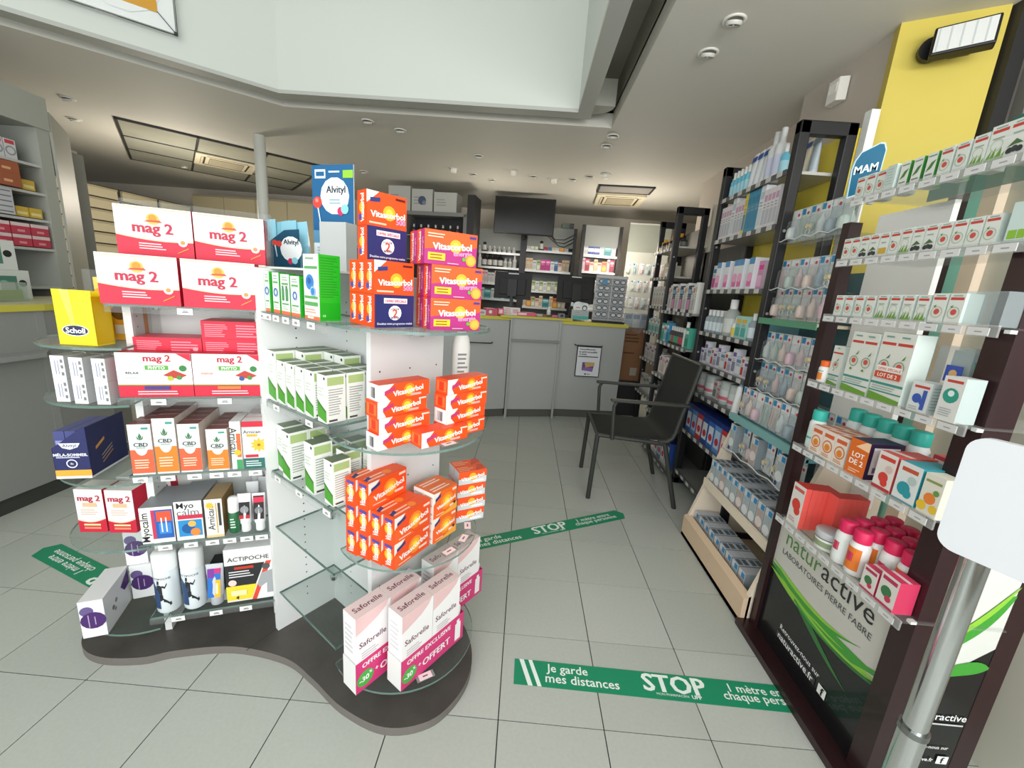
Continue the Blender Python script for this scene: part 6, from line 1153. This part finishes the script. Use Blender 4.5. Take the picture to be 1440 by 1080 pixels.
cput(carton(.17, .2, .07, '5a6a62', F=[('r', .65, 0, 1, 1, '1d1d20'), ('r', .7, .2, .95, .8, '4a4a50')]), 'device_box', 'box', 'small dark and green box on top of the carton bay right of the television', .50, 5.42, 2.28, 0)
# left of the television: framed cabinet with big white boxes on top
fb = thing('display_cabinet', 'dark framed cabinet behind the orange vitamin boxes', 'cabinet', (-1.25, 4.6, 0), -8)
for x in (-.42, .38): MB().box(x, x+.045, -.15, .15, 0, 2.22, mat('6a6b6a', .4)).obj('side_post', fb)
MB().box(-.42, .425, -.15, .15, 2.19, 2.235, mat('7b7c7b', .4)).obj('top_board', fb); MB().box(-.40, .40, .13, .15, 0, 2.19, mat('2c2c2e', .6)).obj('back', fb); MB().box(.425, .52, -.15, .15, 0, 2.45, mat('242426', .5)).obj('black_column', fb)
for z in (1.95, 1.65, 1.35, 1.05): MB().box(-.375, .38, -.14, .13, z-.015, z, SHELFM).obj('shelf', fb)
FB = Frame((-1.25, 4.6), -8)
for i in range(7): put((dbt, dbg)[i % 2][0], 'dark_bottle', 'bottle', 'dark bottle on the upper cabinet shelf, %s' % ordl(i, 7, 'seven'), FB(-.32+.10*i, -.05, 1.9505), 0)
for i, (x, w_, h_) in enumerate([(-.50, .30, .30), (-.19, .28, .27), (.12, .30, .24)]):
    put(carton(w_, .22, h_, 'b9bab6', F=[('l', .1, .3, .6, .7, 3, '9a9c9a')]+([('d', .5, .5, .2, '4a5470'), ('d', .6, .4, .1, '77809a')] if i == 1 else []), top='a9aaa6'), 'storage_box', 'box', 'large pale box on top of the dark framed cabinet, %s one' % ('left', 'middle', 'right')[i], FB(x, .0, 2.2355), -8)
put(carton(.10, .12, .22, '1c1c1f', top='2a2a2c'), 'speaker', 'speaker', 'black speaker standing between the pale boxes and the television', FB(.47, .0, 2.4505), -8) if 0 else None
put(carton(.14, .05, .12, 'c9cac6', F=[('r', .1, .1, .9, .9, 'b9bab6')]), 'white_card', 'card', 'white card standing left of the dark framed cabinet', (-1.50, 4.25, 1.75), 0) if 0 else None
# panel with hanging blister packs right of the bays
t = thing('peg_panel', 'pale peg panel hung with small pink and clear packs', 'panel', (1.62, 4.95, 0), -6)
MB().box(-.30, .26, .0, .02, .6, 2.36, mat('b9bbb3', .5)).obj('panel_board', t); MB().box(-.30, .26, -.004, .0, 1.98, 2.34, mat('8f948b', .5)).obj('header', t)
FP = Frame((1.62, 4.95), -6); rr = random.Random(5)
for r_, z in enumerate((1.68, 1.45, 1.22, 1.0)):
    for i in range(6):
        k = rr.randrange(24); put(BL[k][0], 'hanging_pack', 'pack', 'small hanging pack on the peg panel, %s row, %s' % (('top', 'second', 'third', 'lowest')[r_], ordl(i, 6, 'six')), FP(-.25+.088*i, -.02, z), -6)
# cardboard box and bags by the counter end
t = thing('cardboard_box', 'tall brown cardboard box standing right of the counter end', 'box', (1.21, 3.75, 0), 5)
b = MB(); b.box(-.13, .13, -.14, .14, .42, 1.02, mat('8a6243', .7, noise=.06, nscale=6)); b.print_on((-.13, -.14, .42), (1, 0, 0), (0, 0, 1), .26, .6, [('l', .1, .72, .8, .9, 3, '5c3f28'), ('r', .5, .1, .8, .25, 'a9a294'), ('l', .1, .5, .7, .56, 1, '5c3f28')]); b.obj('box_body', t)
MB().box(-.14, .14, -.15, .15, 0, .42, mat('2b2b2d', .6)).obj('dark_crate', t)
t = thing('plastic_bag', 'grey clear plastic bag of packs hanging over the cardboard box', 'bag', (1.22, 3.6, 1.0))
b = MB(); random.seed(4); n = 7; vs = [(-.13+.045*i+random.uniform(-.01, .01), random.uniform(-.05, .03), -.02+.08*j+random.uniform(-.02, .02)) for j in range(n) for i in range(n)]
b.add(vs, [(j*n+i, j*n+i+1, (j+1)*n+i+1, (j+1)*n+i) for j in range(n-1) for i in range(n-1)], glassy('c9ced0', .18, .2)); b.obj('bag_film', t)
for i in range(3): put(carton(.09, .04, .16, ('b9c4cc', 'd3d6d8', 'a9b4c4')[i], F=[('r', .1, .6, .9, .9, '8a9aac')]), 'packet', 'packet', 'pale packet standing in the plastic bag, %s one' % ('left', 'middle', 'right')[i], (1.14+.09*i, 3.68, 1.021), 5)

# ================================================================== CHAIR
ch = thing('armchair', 'dark grey metal armchair with mesh seat in front of the right shelves', 'chair', (.79, 1.74, 0)); CM = mat('353734', .5); MESH_ = mat('242624', .75, bump=.4, nscale=300)
CX, CY = .79, 1.74
def cb(name, *bars, r=.0155):
    b = MB()
    for p, q in bars: b.tube([(p[0]-CX, p[1]-CY, p[2]), (q[0]-CX, q[1]-CY, q[2])], r, CM, 8)
    return b.obj(name, ch)
fl_n, fl_f, bl_n, bl_f = (.499, 1.509, 0), (.517, 2.007, 0), (1.061, 1.465, 0), (1.082, 2.0, 0)
sfn, sff, sbn, sbf = (.51, 1.50, .455), (.53, 2.0, .455), (.945, 1.49, .43), (.955, 1.99, .43)
cb('front_leg', (fl_n, sfn)); cb('front_leg', (fl_f, sff)); cb('rear_leg', (bl_n, sbn)); cb('rear_leg', (bl_f, sbf))
cb('seat_frame', (sfn, sff), (sfn, sbn), (sff, sbf), r=.014)
cb('cross_brace', ((1.0, 1.478, .21), (1.02, 1.995, .21)), r=.008)
b = MB(); b.box(.51-CX, .93-CX, 1.51-CY, 1.99-CY, .447, .455, MESH_); b.obj('seat', ch)
# curved back frame: seat rear bends up into the backrest
for y in (1.49, 1.99):
    b = MB(); b.tube([(x-CX, y-CY, z) for x, z in ((.90, .443), (.955, .447), (.985, .47), (1.0, .51), (1.02, .62), (1.06, .80), (1.09, .955))], .014, CM, 8); b.obj('back_post', ch)
cb('top_rail', ((1.09, 1.49, .955), (1.09, 1.99, .955)), r=.013)
b = MB(); q = [(.9, .452), (.955, .455), (.978, .475), (.992, .51), (1.012, .62), (1.052, .80), (1.083, .95)]
vs = [(x-CX, y-CY, z) for x, z in q for y in (1.50, 1.98)]
b.add(vs, [(2*i, 2*i+1, 2*i+3, 2*i+2) for i in range(len(q)-1)], MESH_, True)
vs = [(x+.005-CX, y-CY, z-.003) for x, z in q for y in (1.50, 1.98)]; b.add(vs, [(2*i, 2*i+2, 2*i+3, 2*i+1) for i in range(len(q)-1)], MESH_, True); b.obj('backrest', ch)
for y in (1.47, 2.01):
    b = MB(); b.bar((.56-CX, y-CY, .70), (1.05-CX, y-CY, .70), .045, .018, CM); b.obj('armrest', ch, bevel=.006)
    b = MB(); b.tube([(.60-CX, y-CY, .695), (.585-CX, y-CY, .66), (.60-CX, y-CY, .44)], .012, CM, 8); b.obj('arm_post', ch)

# ================================================================== LEFT SIDE
lc = thing('side_counter', 'grey side counter with a yellow edged top at the left', 'counter', (-2.9, .4, 0)); LO = (2.9, -.4, 0)
P_ = [(-2.60, -1.2), (-2.60, 1.10), (-2.66, 1.45), (-2.85, 1.75), (-3.12, 1.85), (-3.12, -1.2)]
MB().prism(P_, .09, 1.035, mat('8e908d', .5)).obj('counter_body', lc, LO); MB().prism([(x-.02 if x > -3 else x, y) for x, y in P_], 0, .09, mat('3c3d39', .5)).obj('plinth', lc, LO)
MB().prism([(x+.015 if x > -3 else x, y) for x, y in P_], 1.035, 1.068, TOPM, YEL).obj('worktop', lc, LO)
MB().prism([(-2.52, -1.2), (-2.52, 1.02), (-2.60, 1.10), (-2.60, -1.2)], .80, .825, GRY2).obj('ledge', lc, LO); MB().box(-2.604, -2.598, 1.06, 1.10, .09, 1.035, GRY2).obj('corner_strip', lc, LO)
cab = thing('wall_cabinet', 'grey open wall cabinet stocked with boxes at the far left', 'cabinet', (-3.45, 1.3, 0)); AO = (3.45, -1.3, 0)
CG = mat('a3a59d', .5); CD = mat('55575a', .6)
MB().box(-3.62, -3.60, .2, 1.85, 0, 2.30, CD).obj('back', cab, AO); MB().box(-3.62, -3.28, 1.80, 1.87, 0, 2.30, CG).obj('side_panel', cab, AO); MB().box(-3.62, -3.27, .2, 1.875, 2.13, 2.325, CG).obj('cornice', cab, AO); MB().box(-3.62, -3.28, .2, .25, 0, 2.3, CG).obj('side_panel', cab, AO)
for z in (1.90, 1.725, 1.555, 1.37, 1.12): MB().box(-3.60, -3.29, .25, 1.80, z-.016, z, mat('b9bbb8', .4)).obj('shelf', cab, AO)
# angled end panel and further cabinet edges
MB().prism([(-3.28, 1.876), (-3.275, 1.89), (-3.66, 2.35), (-3.72, 2.35)], 0, 2.25, CG).obj('angled_end_panel', cab, AO)
dc = thing('tall_cupboard', 'narrow grey cupboard edge between the wall cabinet and the drawers', 'cupboard', (-3.99, 2.6, 0))
MB().box(-.10, .0, 0, .1, 0, 2.22, mat('b7b7a8', .5)).obj('cupboard_body', dc); MB().box(.004, .05, 0, .1, 0, 2.19, mat('8b8d88', .5)).obj('door_edge', dc)
def lf(y0, y1, z, kinds, where): fill(y0, y1, -3.33, z, kinds, where, rz=90)
kc = BX(.06, .11, 'c9c9cc', [('r', .1, .75, .9, .95, 'c03a44'), ('o', .5, .4, .25, '8a8d90', .7)], 'medicine_carton', 'white carton with a red top'); bn = BX(.22, .072, '9a5434', [('r', .6, .3, .8, .5, 'd9a07a')], 'flat_box', 'wide brown box', d=.18); wh4 = BX(.09, .03, 'b9bbc0', [('r', .05, .4, .9, .6, '55575c')], 'flat_box', 'flat grey box', d=.15); rdx = BX(.10, .07, 'b8364c', [('r', 0, .7, 1, 1, 'd9c4c4'), ('r', .3, .2, .7, .4, 'd98a94')], 'medicine_carton', 'crimson and white carton', d=.12); yl = BX(.07, .06, 'c9a93a', [('r', .1, .2, .9, .5, 'e0d090')], 'medicine_carton', 'yellow carton', d=.1)
def lrow(seq, y, z, where, stack=1):
    for i, k in enumerate(seq):
        for s_ in range(stack if not isinstance(k, tuple) or len(k) < 7 else k[6]):
            h_ = .0725 if k in (bn, rdx) else .0305 if k is wh4 else 0
            put(k[0], k[2], k[3], '%s on %s, %s%s' % (k[4], where, ORD[i] if i else 'first', (' stack, %s' % ('bottom', 'second', 'third', 'fourth', 'fifth')[s_]) if stack > 1 else ''), (-3.345, y+k[1]/2, z+.0005+s_*h_), 90)
        y += k[1]+.006
lrow([kc]*8, 1.18, 1.905, 'the top cabinet shelf'); lrow([bn, bn], 1.20, 1.73, 'the second cabinet shelf', 2); lrow([yl], 1.68, 1.73, 'second cabinet shelf beside brown boxes'); lrow([wh4]*4, 1.22, 1.56, 'the third cabinet shelf', 5); lrow([yl, yl], 1.62, 1.56, 'the third cabinet shelf at the right')
lrow([rdx]*4, 1.36, 1.375, 'the fourth cabinet shelf', 2); lrow([yl, kc, yl, yl], 1.06, 1.375, 'the fourth cabinet shelf at the left')
gm = (carton(.24, .08, .16, 'c9cdc9', F=[('r', .22, .2, .75, .8, '4a7a6c'), ('d', .5, .5, .15, '8ab0a4'), ('d', .85, .55, .12, '1c1d1f'), ('t', 'AC', .4, .9, .1, '2a4a40', 0, .01)], side='a9adab'))
for i, (y, z, rz) in enumerate([(.95, 1.069, 84), (1.22, 1.069, 88)]): put(gm, 'monitor_box', 'box', 'white device box with a green picture on the side counter, %s one' % ('left', 'right')[i], (-2.98, y, z), rz)
put(gm, 'monitor_box', 'box', 'white device box with a green picture lying on top of the right one', (-2.99, 1.18, 1.2300), 86)
for i in range(3):
    t = thing('clear_packet', 'clear plastic packet with coloured contents on the side counter, %s one' % ('left', 'middle', 'right')[i], 'packet', (-2.80, .78+.17*i, 1.069), 82+8*i)
    b = MB(); b.box(-.075, .075, -.025, .025, 0, .14-.02*i, glassy('b9c9c0', .35, .1)); b.obj('wrapper', t); b = MB(); b.box(-.06, .06, -.012, .012, .01, .06, mat(('8a3a44', '4f8a5a', '9aa83a')[i], .5)); b.box(-.04, .03, -.014, .013, .06, .10, mat('c9cbc9', .5)); b.obj('contents', t)
# cream drawer wall
dw = thing('drawer_wall', 'tall cream wall of wide pharmacy drawers in the left back room', 'drawers', (-5.42, 3.4, 0), 83); CRD = mat('cdc4a6', .5); CRG = mat('3d3a30', .7)
MB().box(-.02, 2.02, .02, .5, 0, 2.22, CRG).obj('carcass', dw)
dm = MB().box(.004, .446, -.012, .019, .006, .126, CRD).mesh('drawer')
dl = MB().box(.004, .446, -.022, -.0125, .104, .124, mat('b3a98c', .5)).mesh('drawer_lip')
for c_ in range(4):
    for r_ in range(16): d_ = link('drawer', dm, dw, (.0+c_*.5, 0, .04+r_*.136)); link('grip_lip', dl, d_)
t = thing('tall_cupboards', 'row of cream cupboards along the far wall of the left room', 'cupboards', (-4.2, 5.35, 0))
MB().box(-.93, 1.0, 0, .4, 0, 2.40, mat('8a826c', .6)).obj('carcass', t)
for i in range(4): MB().box(-.925+i*.48, -.925+i*.48+.474, -.02, -.001, .05, 2.37, mat('a59c80', .5)).obj('door', t)
# dark corner of the left room
t = thing('dark_cabinet', 'low dark cabinet behind the gondola in the left back room', 'cabinet', (-2.45, 5.0, 0))
MB().box(-.35, .55, -.2, .25, .0, 1.75, mat('55554e', .5)).obj('cabinet_body', t); MB().box(-.37, .57, -.22, .25, 1.75, 1.79, mat('8d8c80', .5)).obj('cabinet_top', t); MB().box(.09, .10, -.205, -.2, .05, 1.73, BLACK).obj('door_gap', t)
for z in (2.02,): put(carton(.6, .3, .02, 'c9c9c2'), 'grey_board', 'board', 'pale board on top of the dark cabinet', (-2.5, 5.0, 1.7905), 0)

# ------------------------------------------------------------------ groups of repeats
import collections
cnt = collections.defaultdict(list)
for o in COL.objects:
    if o.get('category') and o.parent is None and not o.get('group'):
        x, y = o.location.x, o.location.y; nm = o.name.split('.')[0]
        if nm in ('display_gondola', 'product_display', 'service_counter', 'side_counter', 'wall_shelf_unit'): continue
        pl = 'on the ceiling' if o.location.z > 2.55 else 'on the gondola' if -1.7 < x < 0 and y < .8 else 'on the dark herbal display' if .9 < x < 1.3 and y < .48 else 'in the baby care display' if x > .9 and y < 1.16 else 'in the left wall cabinet' if x < -2.5 else 'behind the service counter' if y > 4 else 'on the black wall shelves' if x > 1.1 and y < 3.5 and y > 1 else 'on the service counter' if y > 3 else 'on the floor'
        cnt[nm.replace('_', ' ') + 's ' + pl].append(o)
for k, v in cnt.items():
    if len(v) > 1:
        for o in v: o['group'] = k.replace('boxs', 'boxes').replace('glassess', 'glasses').replace('shelvess', 'shelves')
